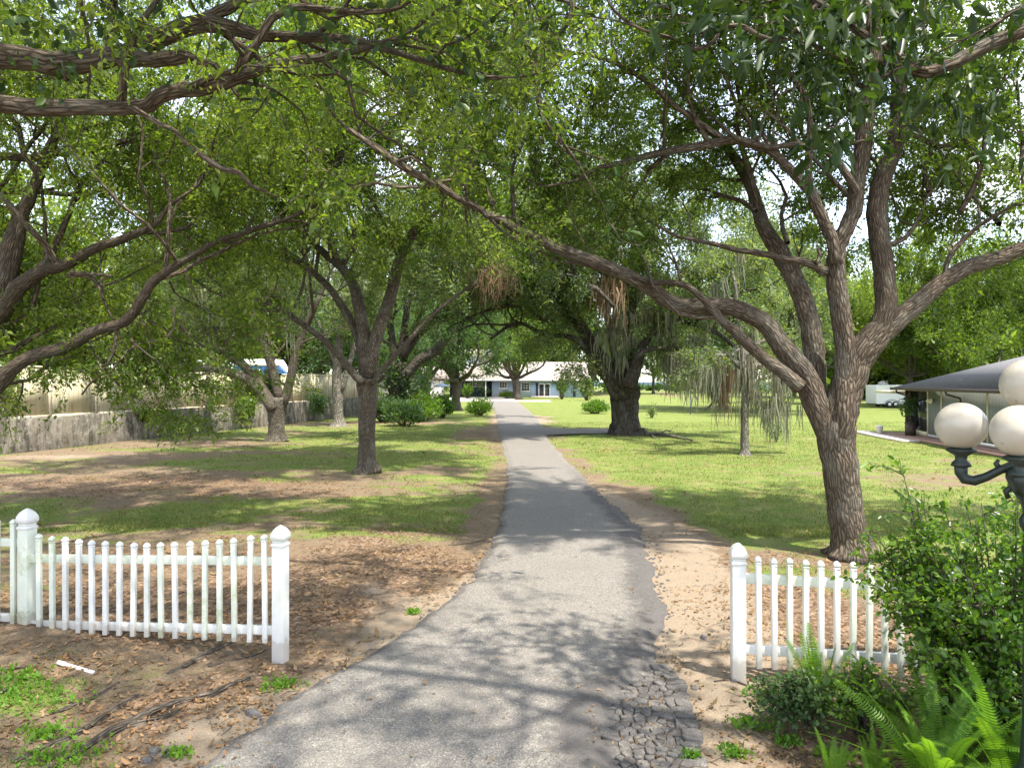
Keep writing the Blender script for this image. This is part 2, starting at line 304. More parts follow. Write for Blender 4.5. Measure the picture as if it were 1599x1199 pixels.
# driveway slab: ragged edges, real thickness
k = NM('asphalt'); P = k.pos(); a1 = k.vor(P, 100, 'F1', 'Color'); a2 = k.noise(P, 1.1, 5, .6); a3 = k.noise(P, 220, 2); a4 = k.noise(P, 12, 5, .7)
c = k.ramp(k.math('ADD', k.math('MULTIPLY', a1, .8), k.math('MULTIPLY', a3, .25)), [(.1, (.065, .06, .054)), (.42, (.14, .130, .117)), (.78, (.225, .21, .188)), (.96, (.48, .44, .39))])
c = k.mix(k.ramp(a2, [(.4, 0), (.68, .38)]), c, (.155, .14, .12)); c = k.mix(k.ramp(a4, [(.55, 0), (.75, .35)]), c, (.27, .24, .205))
cr = k.vor(k.pos((1, .75, 1)), .85, 'DISTANCE_TO_EDGE'); wob = k.noise(P, 6, 5, .7)
crk = k.ramp(k.math('ADD', cr, k.math('MULTIPLY', wob, .09)), [(.034, 1), (.041, 0)]); crk = k.mix(k.ramp(k.noise(P, .5, 2), [(.44, 0), (.54, 1)]), (0, 0, 0), crk)
c = k.mix(k.math('MULTIPLY', crk, .75), c, (.03, .028, .026))
c = k.mix(k.math('MULTIPLY', k.ramp(k.math('ADD', k.attr('edge'), k.math('MULTIPLY', k.math('SUBTRACT', a4, .5), 1.3)), [(.30, 0), (.7, 1)]), .78), c, (.075, .070, .068))
hh = k.math('ADD', k.math('MULTIPLY', a1, .5), k.math('MULTIPLY', k.math('ADD', k.attr('edge'), .05), k.math('MULTIPLY', a4, 3.0)))
M['asphalt'] = k.done(c, .9, hh, .55, .012, .25)
yy = np.unique(np.concatenate((np.arange(1.5, 14, .045), np.arange(14, 40, .2), np.arange(40, 96, .8)))); nu = 34
el, er = edges(yy)
jr = (fbm(yy * 1.6, yy * 0 + 3, 31, 4) - .5) * .30 + (fbm(yy * 7, yy * 0 + 3, 33, 3) - .5) * .07; jl = (fbm(yy * 2.6, yy * 0 + 9, 41, 4) - .5) * .20 + (fbm(yy * 10, yy * 0 + 3, 43, 3) - .5) * .06
sc1 = sm(60, 20, yy); jr *= sc1; jl *= sc1
u = np.linspace(0, 1, nu); u = .5 - .5 * np.cos(u * math.pi)
DX = (el + jl)[:, None] * (1 - u) + (er + jr)[:, None] * u; DY = np.repeat(yy[:, None], nu, 1)
ed = np.minimum(DX - DX[:, :1], DX[:, -1:] - DX); eright = DX[:, -1:] - DX
DZ = .022 + (fbm(DX * .8, DY * .8, 50, 3) - .5) * .03 - .04 * sm(.18, 0, ed) + (fbm(DX * 7, DY * 7, 51, 3) - .5) * .03 * sm(.6, .1, eright) * sm(25, 12, DY)
ev = sm(.75, .1, eright) * sm(30, 14, DY) * .9 + sm(.22, .0, DX - DX[:, :1]) * .7 * sm(30, 14, DY)
n = len(yy); top = np.stack((DX, DY, DZ), -1).reshape(-1, 3)
bl = np.stack((DX[:, 0] - .015, yy, np.full(n, -.14)), -1); br = np.stack((DX[:, -1] + .015, yy, np.full(n, -.14)), -1)
i = np.arange(n - 1)[:, None] * nu; j = np.arange(nu - 1)[None]
f1 = np.stack((i + j, i + j + 1, i + nu + j + 1, i + nu + j), -1).reshape(-1, 4); q = np.arange(n - 1); b0 = n * nu
f2 = np.stack((b0 + q, q * nu, (q + 1) * nu, b0 + q + 1), -1); f3 = np.stack((q * nu + nu - 1, b0 + n + q, b0 + n + q + 1, (q + 1) * nu + nu - 1), -1)
struct(mesh('driveway', np.concatenate((top, bl, br)), [f1, f2, f3], M['asphalt'], smooth=True, attrs={'edge': ('FLOAT', 'POINT', np.concatenate((ev.ravel(), np.ones(2 * n))))}), 'long grey asphalt driveway running to the house')
px_ = np.linspace(1.2, 6.7, 70); pc = 38.6 + .02 * (px_ - 5) + .5 * np.sin(px_ * .3); hw = 1.7 + 1.8 * np.exp(-(px_ - 1.2) / 1.4)
m = MB(); A_ = np.stack((px_, pc - hw, px_ * 0 + .012), -1); B_ = np.stack((px_, pc + hw, px_ * 0 + .012), -1)
m.add(np.concatenate((A_, B_)), [np.array([(i, i + 1, 70 + i + 1, 70 + i) for i in range(69)])])
struct(m.build('side_path', M['asphalt']), 'asphalt side path branching right behind the big oak')
k = NM('concrete_pad'); P = k.pos(); cc = k.ramp(k.noise(P, .7, 6), [(.3, (.42, .36, .32)), (.7, (.58, .52, .47))]); M['pad'] = k.done(cc, .9)
m = MB(); m.box((-9.6, 105, -.02), (20, 21, .09)); m.box((2, 96.5, -.022), (6.4, 6, .08)); struct(m.build('parking_court', M['pad']), 'pale concrete parking court in front of the house')
k = NM('lake_water'); P = k.pos((1, .25, 1)); M['water'] = k.done((.05, .08, .09), .05, k.noise(P, .8, 3), .02, .02, .5)
m = MB(); m.box((190, 1720, -.06), (300, 3000, .14)); struct(m.build('lake', M['water']), 'bright lake beyond the far lawn')
# ------------------------------------------------------------------ trees
SHAPES = {'rhomb': (np.array(((0, 0, 0), (.38, .5, .07), (1, 0, -.02), (.38, -.5, .07))), [(0, 1, 2, 3)]),
          'oval': (np.array(((0, 0, 0), (.22, .36, .05), (.62, .42, .06), (1, 0, -.06), (.62, -.42, .06), (.22, -.36, .05), (.45, 0, -.02))), [(0, 6, 2, 1), (6, 3, 2), (0, 5, 4, 6), (6, 4, 3)])}
def leaf_mesh(name, seg0, seg1, K, size, mat, parent, spread=.10, aspect=.42, up=.7, droop=.25, shape='rhomb', seed=0, svar=.38):
    r = np.random.default_rng(seed + 11)
    seg0 = np.asarray(seg0, float); seg1 = np.asarray(seg1, float); n = len(seg0)
    if n == 0: return None
    idx = np.repeat(np.arange(n), K); t = r.random(len(idx))[:, None]
    p = seg0[idx] * (1 - t) + seg1[idx] * t; td = seg1[idx] - seg0[idx]; td /= np.linalg.norm(td, axis=1)[:, None] + 1e-9
    p = p + r.normal(0, 1, p.shape) * spread
    d = td * .5 + r.normal(0, .65, p.shape); d[:, 2] -= droop; d /= np.linalg.norm(d, axis=1)[:, None]
    nn = r.normal(0, .55, p.shape); nn[:, 2] += up; nn = nn - d * np.sum(nn * d, 1)[:, None]; nn /= np.linalg.norm(nn, axis=1)[:, None] + 1e-9
    b = np.cross(nn, d); sz = (size * np.exp(r.normal(0, svar, len(idx))))[:, None]
    sv, sf = SHAPES[shape]; m = len(sv)
    V = p[:, None] + sz[:, None] * (sv[None, :, 0:1] * d[:, None] + sv[None, :, 1:2] * aspect * b[:, None] + sv[None, :, 2:3] * nn[:, None])
    base = (np.arange(len(idx)) * m)[:, None]; rn = np.clip(r.random(len(idx)) * .7 + .3 * r.random(n)[idx], 0, 1)
    by = {}
    for f in sf: by.setdefault(len(f), []).append(base + np.array(f)[None])
    if shape != 'rhomb':
        return mesh(name, V.reshape(-1, 3), [np.concatenate(x) for x in by.values()], mat, parent, attrs={'rnd': ('FLOAT', 'POINT', np.repeat(rn, m))})
    return mesh(name, V.reshape(-1, 3), [np.concatenate(x) for x in by.values()], mat, parent, attrs={'rnd': ('FLOAT', 'FACE', rn)})
def unit(v): return v / (np.linalg.norm(v) + 1e-9)
class Tree:
    def __init__(s, seed=1, sides=6, maxl=3, spacing=.9, clen=2.2, rmin=.006, updir=.15, twig=.45, wig=.28, keep=None):
        s.R = random.Random(seed); s.wood = MB(); s.tw = MB(); s.s0 = []; s.s1 = []; s.sides = sides; s.maxl = maxl; s.limbs = []; s.spacing = spacing; s.clen = clen
        s.rmin = rmin; s.updir = updir; s.twig = twig; s.wig = wig; s.hang = []; s.keep = keep; s.k = 0
    def rv(s): return np.array([s.R.gauss(0, 1) for _ in range(3)])
    def grow(s, p, d, r, L_, lvl):
        n = max(3, int(3 + L_ * (1.4 if lvl < 2 else 1.5))); n = min(n, 9); P = [np.array(p)]; d = unit(np.array(d))
        st = L_ / n
        for i in range(n):
            d = unit(d + s.rv() * s.wig + np.array((0, 0, s.updir if lvl < 2 else s.updir * .3))); P.append(P[-1] + d * st)
        P = np.array(P)
        if P[:, 2].min() < 1.6 and lvl >= 1:
            P[:, 2] = np.maximum(P[:, 2], 1.7 + np.array([s.R.random() * .4 for _ in P]))
        if s.keep and not s.keep(P[-1], lvl): return
        Rr = np.linspace(r, max(r * .35, s.rmin), len(P)); s.k += 1
        (s.wood if lvl < 2 else s.tw).tube(P, Rr, max(3, s.sides - lvl * 2) if lvl < 3 else 3, cap=False, vk=s.k * 1.7)
        if lvl >= s.maxl - 1:
            for i in range(1 if lvl < s.maxl else 0, len(P) - 1): s.s0.append(P[i]); s.s1.append(P[i + 1])
        if lvl < s.maxl: s.spawn(P, Rr, L_, lvl + 1)
        if lvl < 3 and s.R.random() < .6: s.hang.append(P[len(P) // 2])
    def spawn(s, P, Rr, L_, lvl, t0=.22, clen=None, spacing=None):
        seg = np.linalg.norm(np.diff(P, axis=0), axis=1); al = np.concatenate(([0], np.cumsum(seg))); tot = al[-1]
        sp = (spacing or s.spacing) * (1.0, .62, .45, .33, .3)[min(lvl - 1, 4)] * (1 if lvl == 1 else 1); a = tot * t0 + s.R.random() * sp
        while a < tot:
            i = min(np.searchsorted(al, a) - 1, len(P) - 2); i = max(i, 0); f = (a - al[i]) / (seg[i] + 1e-9)
            p = P[i] * (1 - f) + P[i + 1] * f; dr = unit(P[i + 1] - P[i]); ax = s.rv(); ax = unit(ax - dr * ax.dot(dr))
            ang = math.radians(s.R.uniform(32, 72)); d = dr * math.cos(ang) + ax * math.sin(ang)
            if lvl == 1 and d[2] < -.2: d[2] *= -.4
            rr = Rr[i] * (1 - f) + Rr[min(i + 1, len(Rr) - 1)] * f
            l = (clen or s.clen) * (1, .55, .32, .2)[min(lvl - 1, 3)] * s.R.uniform(.6, 1.35)
            s.grow(p, d, min(rr * .6, .012 + l * .02), l, lvl); a += sp * s.R.uniform(.6, 1.5)
        if lvl > 1 or True:
            s.grow(P[-1], P[-1] - P[-2], Rr[-1], (clen or s.clen) * (1, .55, .32, .2)[min(lvl - 1, 3)] * .8, lvl)
    def limb(s, pts, Y, spawn=True, t0=.25, sides=10, clen=None, spacing=None, wob=.10, sub=3, flare=0, which=None):
        """pts: (column, row, width in photo pixels[, depth offset]) in the photograph, at depth Y"""
        P = np.array([at(p[0], p[1], Y + (p[3] if len(p) > 3 else 0)) for p in pts]); W = np.array([p[2] / 2 / F * (Y + (p[3] if len(p) > 3 else 0)) for p in pts])
        return s.limb3(P, W, spawn, t0, sides, clen, spacing, wob, sub, flare)
    def limb3(s, P, W, spawn=True, t0=.25, sides=10, clen=None, spacing=None, wob=.10, sub=3, flare=0):
        P = np.asarray(P, float); W = np.asarray(W, float)
        if sub > 1 and len(P) > 2:   # Catmull-Rom
            Q = []; WW = []; n = len(P)
            for i in range(n - 1):
                a, b, c, d = P[max(i - 1, 0)], P[i], P[i + 1], P[min(i + 2, n - 1)]
                for t in np.arange(sub) / sub:
                    Q.append(.5 * (2 * b + (c - a) * t + (2 * a - 5 * b + 4 * c - d) * t * t + (3 * b - a - 3 * c + d) * t**3)); WW.append(W[i] * (1 - t) + W[i + 1] * t)
            Q.append(P[-1]); WW.append(W[-1]); P = np.array(Q); W = np.array(WW)
            jit = np.array([s.rv() for _ in P]) * np.minimum(W[:, None] * .08, .006 + W[:, None] * .02); jit[0] = 0; P = P + jit
        s.k += 1; s.wood.tube(P, W, sides, cap=True, vk=s.k * 2.3, wob=wob, flare=flare, ph=s.R.random() * .5)
        if spawn: s.spawn(P, W, 0, 1, t0, clen, spacing); s.limbs.append((P, W))
        return P, W
    def burst(s, n, L_, r=.05, t0=.35, dirs=None, lvl=0, pick=None):
        lim = [s.limbs[i] for i in pick] if pick else s.limbs
        for _ in range(n):
            P, W = s.R.choice(lim); i = int((t0 + (1 - t0) * s.R.random()) * (len(P) - 1)); d = unit(P[min(i + 1, len(P) - 1)] - P[max(i - 1, 0)]) * .6 + s.rv() * .75 + np.array((0, 0, .35))
            if dirs: d = d * .55 + np.array(s.R.choice(dirs)) * .9
            s.grow(P[i], d, min(r, W[i] * .65), L_ * s.R.uniform(.7, 1.25), lvl)
    def clump(s, px, py, Y, rx, ry, n, dy=.5):
        for _ in range(n):
            a = at(s.R.gauss(px, rx * .5), s.R.gauss(py, ry * .5), Y + s.R.gauss(0, dy)); d = s.rv() * np.array((1, 1, .5)); d[2] += .1; l = s.R.uniform(.25, .55) * Y / 13 * .7
            P = np.array([a, a + unit(d) * l * .5, a + unit(d + s.rv() * .3) * l]); s.tw.tube(P, [.008 + Y * .0002, .006, .004], 3, False); s.s0 += [P[0], P[1]]; s.s1 += [P[1], P[2]]
    def finish(s, root, bark, leaf, K, size, moss=0, mossmat='moss', mlen=(.3, 1.0), **kw):
        s.wood.build('trunk', M[bark], root, True, True)
        if s.tw.n: s.tw.build('twigs', M[bark], root, True, True)
        leaf_mesh('crown', s.s0, s.s1, K, size, M[leaf], root, **kw)
        if moss and s.hang:
            pts = [s.R.choice(s.hang) for _ in range(moss)]; moss_mesh(root, pts, mlen, mossmat, s.R.random())
        return root
def moss_mesh(root, pts, mlen, mat, seed, per=10, w=.013, spread=.12):
    r = np.random.default_rng(int(seed * 1e6)); V = []; Fq = []; A = []; n = 0
    for p in pts:
        L0 = r.uniform(*mlen)
        for j in range(per):
            q = np.array(p) + r.normal(0, spread, 3) * (1, 1, .3); l = L0 * r.uniform(.35, 1); a = r.uniform(0, 3.14); m = 5; ww = w * r.uniform(.6, 1.5)
            t = np.linspace(0, 1, m)[:, None]; sway = np.cumsum(r.normal(0, .035, (m, 3)) * (1, 1, 0), 0) * l
            cen = q + t * np.array((0, 0, -l)) + sway; wd = (ww * np.array((1, 1.3, 1.1, .8, .2)))[:, None] * np.array((math.cos(a), math.sin(a), 0))
            V.append(np.concatenate((cen - wd, cen + wd))); Fq += [(n + i, n + i + 1, n + m + i + 1, n + m + i) for i in range(m - 1)]; A += [r.random()] * (2 * m); n += 2 * m
    return mesh('spanish_moss', np.concatenate(V), np.array(Fq), M[mat], root, attrs={'rnd': ('FLOAT', 'POINT', A)})
import time; T0 = time.time()
def tm(s): print('T', s, round(time.time() - T0, 1))

# --- the big foreground tree on the right
t = thing('oak_tree', 'tall forked oak with ridged brown bark right of the driveway behind the right picket fence', 'tree', gp(1327, 860), 'shade trees on the lawn')
T = Tree(3, keep=lambda p, l: p[2] > (3.2 if p[0] > 7.5 else 4.6) and not (p[1] < 10.9 and p[2] < 7.4), spacing=.72, clen=2.5, maxl=3, sides=7, wig=.26, updir=.10); Y = 11.6
T.limb([(1330, 868, 58), (1326, 840, 53), (1321, 800, 52), (1315, 750, 52), (1308, 710, 54), (1306, 675, 58), (1313, 640, 54), (1324, 600, 49), (1334, 567, 45), (1346, 545, 41), (1363, 527, 38), (1377, 506, 34), (1384, 480, 32), (1381, 425, 31, .05), (1371, 352, 30, .1), (1371, 308, 29, .1), (1380, 273, 28, .1), (1393, 240, 26, .1), (1402, 200, 25, .1), (1405, 130, 23, .1), (1405, 50, 21, .1), (1403, -40, 18, .1), (1395, -130, 13, .1), (1385, -220, 8, .1)], Y, True, .72, 32, 2.6, flare=.6, wob=.03)
T.limb([(1303, 705, 34), (1281, 645, 37), (1257, 592, 37), (1232, 555, 34), (1201, 512, 30), (1158, 484, 28), (1118, 478, 27), (1062, 478, 24), (1020, 455, 23), (980, 430, 22, -.2), (900, 400, 20, -.3), (850, 378, 17, -.3), (790, 350, 14, -.3), (730, 318, 13, -.2), (690, 290, 11), (640, 265, 9), (590, 230, 7), (545, 205, 6)], Y, True, .45, 18, 1.9, .8)
T.limb([(1250, 605, 26), (1228, 585, 22), (1195, 560, 19), (1160, 530, 17), (1118, 490, 13), (1090, 460, 11), (1060, 442, 10), (1010, 440, 7), (970, 425, 5)], Y - .25, True, .4, 10, 1.3, .8)
T.limb([(1282, 640, 28, .1), (1274, 590, 31, .3), (1272, 550, 32, .5), (1266, 510, 31, .7), (1255, 470, 30, .9), (1237, 430, 28, 1.1), (1215, 392, 28, 1.3), (1190, 350, 23, 1.6), (1175, 300, 19, 1.9), (1150, 250, 15, 2.2), (1105, 195, 11, 2.6)], Y, True, .5, 16, 2.5, .8)
T.limb([(1312, 690, 30, -.05), (1319, 640, 33, -.1), (1320, 586, 31), (1319, 527, 30), (1311, 484, 29), (1305, 431, 27), (1307, 395, 26), (1316, 366, 25), (1329, 340, 25), (1337, 305, 25), (1340, 275, 24), (1345, 240, 24), (1352, 190, 24), (1360, 120, 22), (1364, 50, 20), (1366, -30, 18), (1372, -120, 14), (1380, -200, 8)], Y - .1, True, .7, 18, 2.6)
T.limb([(1305, 412, 20), (1296, 366, 19), (1279, 329, 18), (1265, 298, 17), (1250, 284, 15), (1224, 255, 14), (1195, 232, 14), (1145, 218, 14), (1100, 227, 13), (1025, 240, 11), (975, 255, 9), (935, 262, 8), (905, 280, 5)], Y - .2, True, .4, 14, 1.9, .8)
T.limb([(1130, 217, 9), (1060, 170, 9, -.2), (1000, 120, 8, -.3), (950, 95, 7, -.4), (900, 84, 6, -.5), (850, 92, 4, -.6)], Y - .2, True, .2, 8, 1.5)
T.limb([(1263, 292, 12), (1264, 240, 11), (1265, 190, 10), (1258, 150, 9), (1240, 125, 8, .2), (1215, 90, 8, .5), (1190, 40, 7, .8), (1165, -20, 5, 1.0)], Y - .25, True, .4, 9, 1.8)
T.limb([(1338, 300, 12), (1322, 273, 12), (1302, 246, 11), (1280, 231, 10), (1240, 226, 10), (1200, 230, 8), (1150, 215, 6), (1110, 180, 4)], Y - .3, True, .4, 9, 1.5)
T.limb([(1338, 580, 32), (1366, 535, 34), (1400, 502, 31), (1430, 476, 29), (1472, 440, 27), (1516, 416, 25), (1560, 402, 23), (1599, 387, 21), (1680, 360, 18, .3), (1760, 320, 14, .6), (1850, 260, 8, 1)], Y, True, .45, 16, 2.4)
T.limb([(1474, 437, 8), (1480, 405, 8), (1497, 382, 8), (1520, 360, 7), (1540, 346, 6), (1590, 317, 4)], Y, True, .2, 7, 1.5)
T.limb([(1384, 385, 9), (1400, 378, 8), (1420, 365, 7), (1440, 330, 5, .3)], Y, True, .5, 7, 1.6)
T.limb([(1290, 425, 16), (1262, 410, 13), (1225, 405, 11), (1190, 396, 10), (1150, 390, 9), (1110, 380, 7), (1060, 370, 5)], Y - .2, True, .3, 9, 1.5)
T.limb([(1275, 412, 6), (1280, 398, 7), (1276, 388, 5)], Y - .3, False, sides=6)
T.burst(7, 3.0, .06, .6); T.burst(10, 2.4, .045, .45, [(.3, .9, .3), (-.3, 1, .2), (.7, .4, .3), (0, .3, .6)], 0, [1, 3, 4, 5, 6]); T.burst(9, 2.4, .05, .45, [(.3, .9, .4), (.8, .2, .4), (.2, .6, .5)], 0, [0, 7, 8])
for a in ((1510, 290, 90, 90, 60), (1560, 430, 50, 60, 26), (1455, 340, 60, 60, 26), (1490, 500, 70, 36, 16), (1560, 200, 60, 60, 26), (1260, 140, 70, 60, 26)): T.clump(a[0], a[1], 13.0, a[2], a[3], a[4])
for px_, py_, d in ((1450, 300, (.3, .6, .5)), (1520, 250, (.4, .4, .6)), (1560, 350, (.2, .8, .5)), (1500, 330, (.3, -.5, .6)), (1230, 380, (-.2, 1, .5)), (1180, 330, (-.5, 1, .4)), (1600, 300, (.1, .6, .8))): T.grow(at(px_, py_, 12 + .3 * d[1]), d, .05, 2.6, 1)
T.finish(t, 'bark', 'leaf', 26, .070, seed=1, spread=.072)
tm('t9')
# --- the forked oak on the left lawn
t = thing('oak_tree', 'slender upright oak with a many-forked crown, nearest tree left of the driveway', 'tree', gp(573, 738), 'shade trees on the lawn')
T = Tree(5, keep=lambda p, l: p[2] > 4.5 and not (p[1] < 20 and p[2] < 7.5), spacing=1.0, clen=3.2, maxl=3, sides=6, wig=.26, updir=.12, rmin=.009); Y = 21.4
T.limb([(573, 741, 34), (573, 725, 28), (573, 690, 26), (573, 650, 27), (573, 610, 31), (573, 590, 34)], Y, False, sides=24, flare=.7, wob=.06)
T.limb([(566, 598, 14), (551, 583, 12), (533, 560, 11), (512, 537, 10), (480, 511, 9), (440, 485, 8), (400, 468, 6), (350, 462, 4)], Y - .3, True, .35, 10)
T.limb([(573, 600, 24), (571, 545, 22), (561, 480, 19), (549, 439, 16), (523, 408, 13, .4), (488, 380, 9, .8), (450, 330, 6, 1)], Y, True, .45, 14)
T.limb([(566, 560, 16), (556, 520, 13), (540, 487, 12), (513, 449, 11), (482, 420, 9), (445, 402, 7), (400, 390, 5)], Y + .2, True, .4, 10)
T.limb([(576, 590, 22), (584, 540, 21), (600, 492, 20), (614, 449, 18), (620, 417, 17), (632, 391, 15), (651, 348, 12), (668, 300, 11), (672, 240, 9), (680, 180, 7), (700, 110, 5)], Y - .1, True, .35, 14)
T.limb([(640, 372, 8), (664, 350, 8), (688, 325, 6), (705, 300, 5), (722, 270, 4)], Y, True, .1, 8)
T.limb([(581, 600, 9), (597, 578, 9), (615, 558, 8), (640, 530, 7), (670, 497, 6), (705, 468, 5), (745, 440, 4)], Y - .3, True, .3, 8, 2.4)
T.limb([(625, 400, 8), (600, 350, 7, -.5), (575, 300, 6, -1), (540, 250, 5, -1.5), (520, 180, 4, -2)], Y, True, .1, 8)
T.burst(10, 4.0, .09, .5); T.burst(10, 5.2, .10, .6, [(1, -.2, .4), (1, .5, .45), (.9, 0, .7), (.5, .9, .5)])
T.finish(t, 'bark_mid', 'leaf', 32, .095, seed=2, spread=.115)
tm('t1')
# --- the oak standing just outside the frame on the left, whose limbs reach in
t = thing('oak_tree', 'leaning oak at the left edge whose dark limbs arch in low over the lawn', 'tree', (-11.9, 13.2, 0), 'shade trees on the lawn')
T = Tree(9, keep=lambda p, l: (p[2] > 4.1 or l > 1 or p[2] > 2.3 and p[0] > -8) and not (p[1] < 12 and p[2] < 6.5), spacing=.85, clen=2.6, maxl=3, sides=7, wig=.27, updir=.08); Y = 13
T.limb3([(-11.9, 13.2, -.1), (-11.8, 13.2, .8), (-11.6, 13.1, 1.8), (-11.2, 13.05, 2.8)], [.5, .42, .4, .42], False, sides=20, flare=.8)
T.limb([(-150, 620, 60), (-90, 560, 50), (-40, 500, 44), (0, 445, 38), (14, 400, 34), (30, 345, 22), (50, 300, 17), (72, 245, 15), (92, 200, 13), (105, 150, 11), (110, 95, 9), (130, 20, 6)], Y, True, .6, 14)
T.limb([(-120, 600, 46), (-50, 530, 36), (0, 485, 28), (28, 450, 25), (60, 425, 21), (105, 412, 19), (150, 387, 15), (195, 373, 13), (240, 352, 9), (262, 325, 7), (280, 310, 5)], Y - .2, True, .5, 12)
T.limb([(0, 498, 22), (28, 460, 16), (50, 430, 14), (75, 405, 11), (92, 370, 10), (108, 335, 8), (125, 290, 6), (160, 250, 4)], Y + .3, True, .35, 9)
T.limb([(-150, 690, 46), (-80, 650, 34), (-30, 622, 28), (0, 598, 25), (25, 572, 22), (60, 553, 19), (105, 540, 18), (150, 516, 17), (195, 502, 16), (220, 470, 15), (240, 438, 14), (268, 420, 12), (300, 400, 10), (340, 377, 9), (400, 357, 8), (445, 343, 7), (490, 322, 5), (540, 300, 4)], Y - .4, True, .42, 14)
T.limb([(181, 512, 6), (181, 532, 6), (176, 553, 5), (160, 580, 4), (140, 600, 3), (128, 616, 3)], Y - .4, True, .1, 7, 1.4, .4)
T.limb([(105, 430, 8), (140, 432, 7), (155, 448, 6), (162, 470, 4)], Y - .3, True, .4, 7, 1.2)
T.limb([(110, 425, 7), (145, 428, 6), (176, 431, 6)], Y - .35, False, sides=7)
T.limb([(60, 430, 8), (55, 465, 7), (42, 490, 6), (15, 508, 4)], Y, True, .3, 7, 1.2)
for dx, dy, dz, l in ((.8, .5, .8, 4), (.2, .9, .8, 4), (.9, -.5, .8, 4), (-.2, -.9, .9, 4), (.9, .1, 1.1, 4.5), (.4, 1, .5, 4)):
    T.grow((-11 + dx * .4, 13 + dy * .4, 6.0), (dx, dy, dz), .11, l, 0)
T.grow(at(-20, 560, 13), (.5, .5, .5), .06, 2.5, 1); T.grow(at(-40, 600, 13), (.7, .6, .1), .05, 2.6, 1)
T.burst(5, 3.2, .08, .5)
for px_, py_ in ((140, 525), (185, 510), (215, 500), (240, 470), (265, 440), (290, 420), (200, 520), (170, 545), (150, 575), (230, 500), (160, 560), (210, 540), (240, 510), (270, 480), (190, 570), (130, 590), (225, 550), (255, 540), (280, 510)):
    T.grow(at(px_, py_, Y - .4 + .5 * T.R.random()), (T.R.uniform(-.3, .6), T.R.uniform(-.6, .6), -.6), .025, T.R.uniform(.9, 1.4), 1)
for a in ((110, 560, 70, 40, 26), (195, 590, 65, 36, 34), (262, 565, 50, 45, 26), (150, 470, 80, 50, 16), (60, 590, 50, 35, 12)): T.clump(a[0], a[1], Y + .6, a[2], a[3], a[4])
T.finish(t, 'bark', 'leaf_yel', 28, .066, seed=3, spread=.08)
tm('t0')
# --- overhead limbs close to the viewer, left and right
t = thing('oak_tree', 'oak outside the upper left corner with two thick level limbs across the top left', 'tree', (-9.5, 5.2, 0), 'shade trees on the lawn')
T = Tree(12, spacing=.55, clen=1.25, maxl=3, sides=6, wig=.3, updir=.0, rmin=.004); Y = 6.6
T.limb3([(-9.5, 5.2, -.1), (-9.5, 5.3, 1.2), (-9.4, 5.6, 2.6), (-9.0, 6.0, 4.2), (-8.6, 6.3, 5.4)], [.45, .38, .36, .34, .3], False, sides=18, flare=.8)
T.limb3([(-9.0, 6.0, 4.0), (-8.2, 6.4, 5.3), tuple(at(-300, 120, Y)), tuple(at(-100, 100, Y))], [.2, .16, .13, .12], False, sides=12)
T.limb3([(-9.1, 5.9, 3.8), (-8.2, 6.4, 4.8), tuple(at(-300, 170, Y - .3)), tuple(at(-100, 162, Y - .3))], [.18, .14, .1, .09], False, sides=12)
T.limb([(-120, 102, 42), (0, 90, 38), (55, 95, 36), (95, 102, 37), (150, 92, 34), (205, 84, 28), (250, 62, 28), (295, 40, 27), (340, 37, 26), (400, 55, 18), (470, 58, 15), (540, 62, 13), (620, 82, 10), (700, 108, 8), (760, 120, 5)], Y, True, .35, 18)
T.limb([(190, 92, 26), (240, 93, 24), (285, 90, 22), (305, 95, 12)], Y - .05, True, .7, 12, 1.0)
T.limb([(285, 50, 22), (330, 25, 20), (370, 5, 18), (420, -30, 14), (480, -70, 9)], Y, True, .3, 12)
T.limb([(95, 105, 26), (103, 120, 14), (104, 126, 8)], Y - .05, False, sides=10)
T.limb([(-120, 162, 32), (0, 163, 27), (60, 168, 27), (120, 168, 25), (200, 169, 23), (232, 163, 24), (265, 146, 24), (330, 137, 23), (380, 117, 19), (430, 100, 17), (500, 90, 13), (560, 78, 10), (620, 60, 7)], Y - .3, True, .4, 16)
T.limb([(365, 125, 16), (382, 96, 15), (402, 66, 14), (425, 30, 13), (460, 12, 12), (520, 16, 10), (575, 20, 9), (625, 12, 7), (660, -15, 5)], Y - .3, True, .25, 10)
T.limb([(208, 168, 8), (240, 188, 8), (275, 207, 8), (300, 232, 9), (345, 263, 9), (372, 270, 8), (392, 290, 6), (414, 299, 4)], Y - .4, True, .92, 9, .3)
T.limb([(545, 202, 7), (590, 235, 9), (640, 268, 11), (690, 293, 12)], 9.0, True, .2, 8, 1.2)
T.limb3([(-8.7, 6.2, 5.0), (-7.4, 5.8, 6.8), (-5.2, 5.6, 8.0), (-3, 5.6, 8.5), (-.8, 6, 8.8), (1.2, 6.6, 8.9)], [.2, .17, .13, .1, .07, .04], True, .25, 10, 2.4, .8)  # unseen upper limbs down to the burst, added to shade the driveway
T.limb3([(-7.6, 5.9, 6.6), (-6.6, 7.6, 7.8), (-5, 9.4, 8.9), (-3.2, 11, 9.8)], [.13, .11, .08, .04], True, .25, 8, 2.4, .8)
T.limb3([(-6.0, 5.7, 7.6), (-5, 4.2, 8.2), (-3.2, 3.2, 8.5), (-1, 2.6, 8.6)], [.11, .09, .06, .04], True, .2, 8, 2.2, .8)
T.burst(20, 2.0, .035, .2, pick=[-1, -2, -3])  # extra foliage on the added limbs, breaking their shade into dapple
for px_, py_, d in ((100, -40, (.3, .4, .6)), (300, -60, (.2, .5, .6)), (500, -60, (.6, -.2, .5)), (0, -100, (-.2, -.6, .6)), (200, -80, (.1, -.9, .4))):
    T.grow(at(px_, py_, 6.4), d, .05, 2.4, 0)
T.finish(t, 'bark', 'leaf_yel', 10, .060, seed=4, spread=.055)
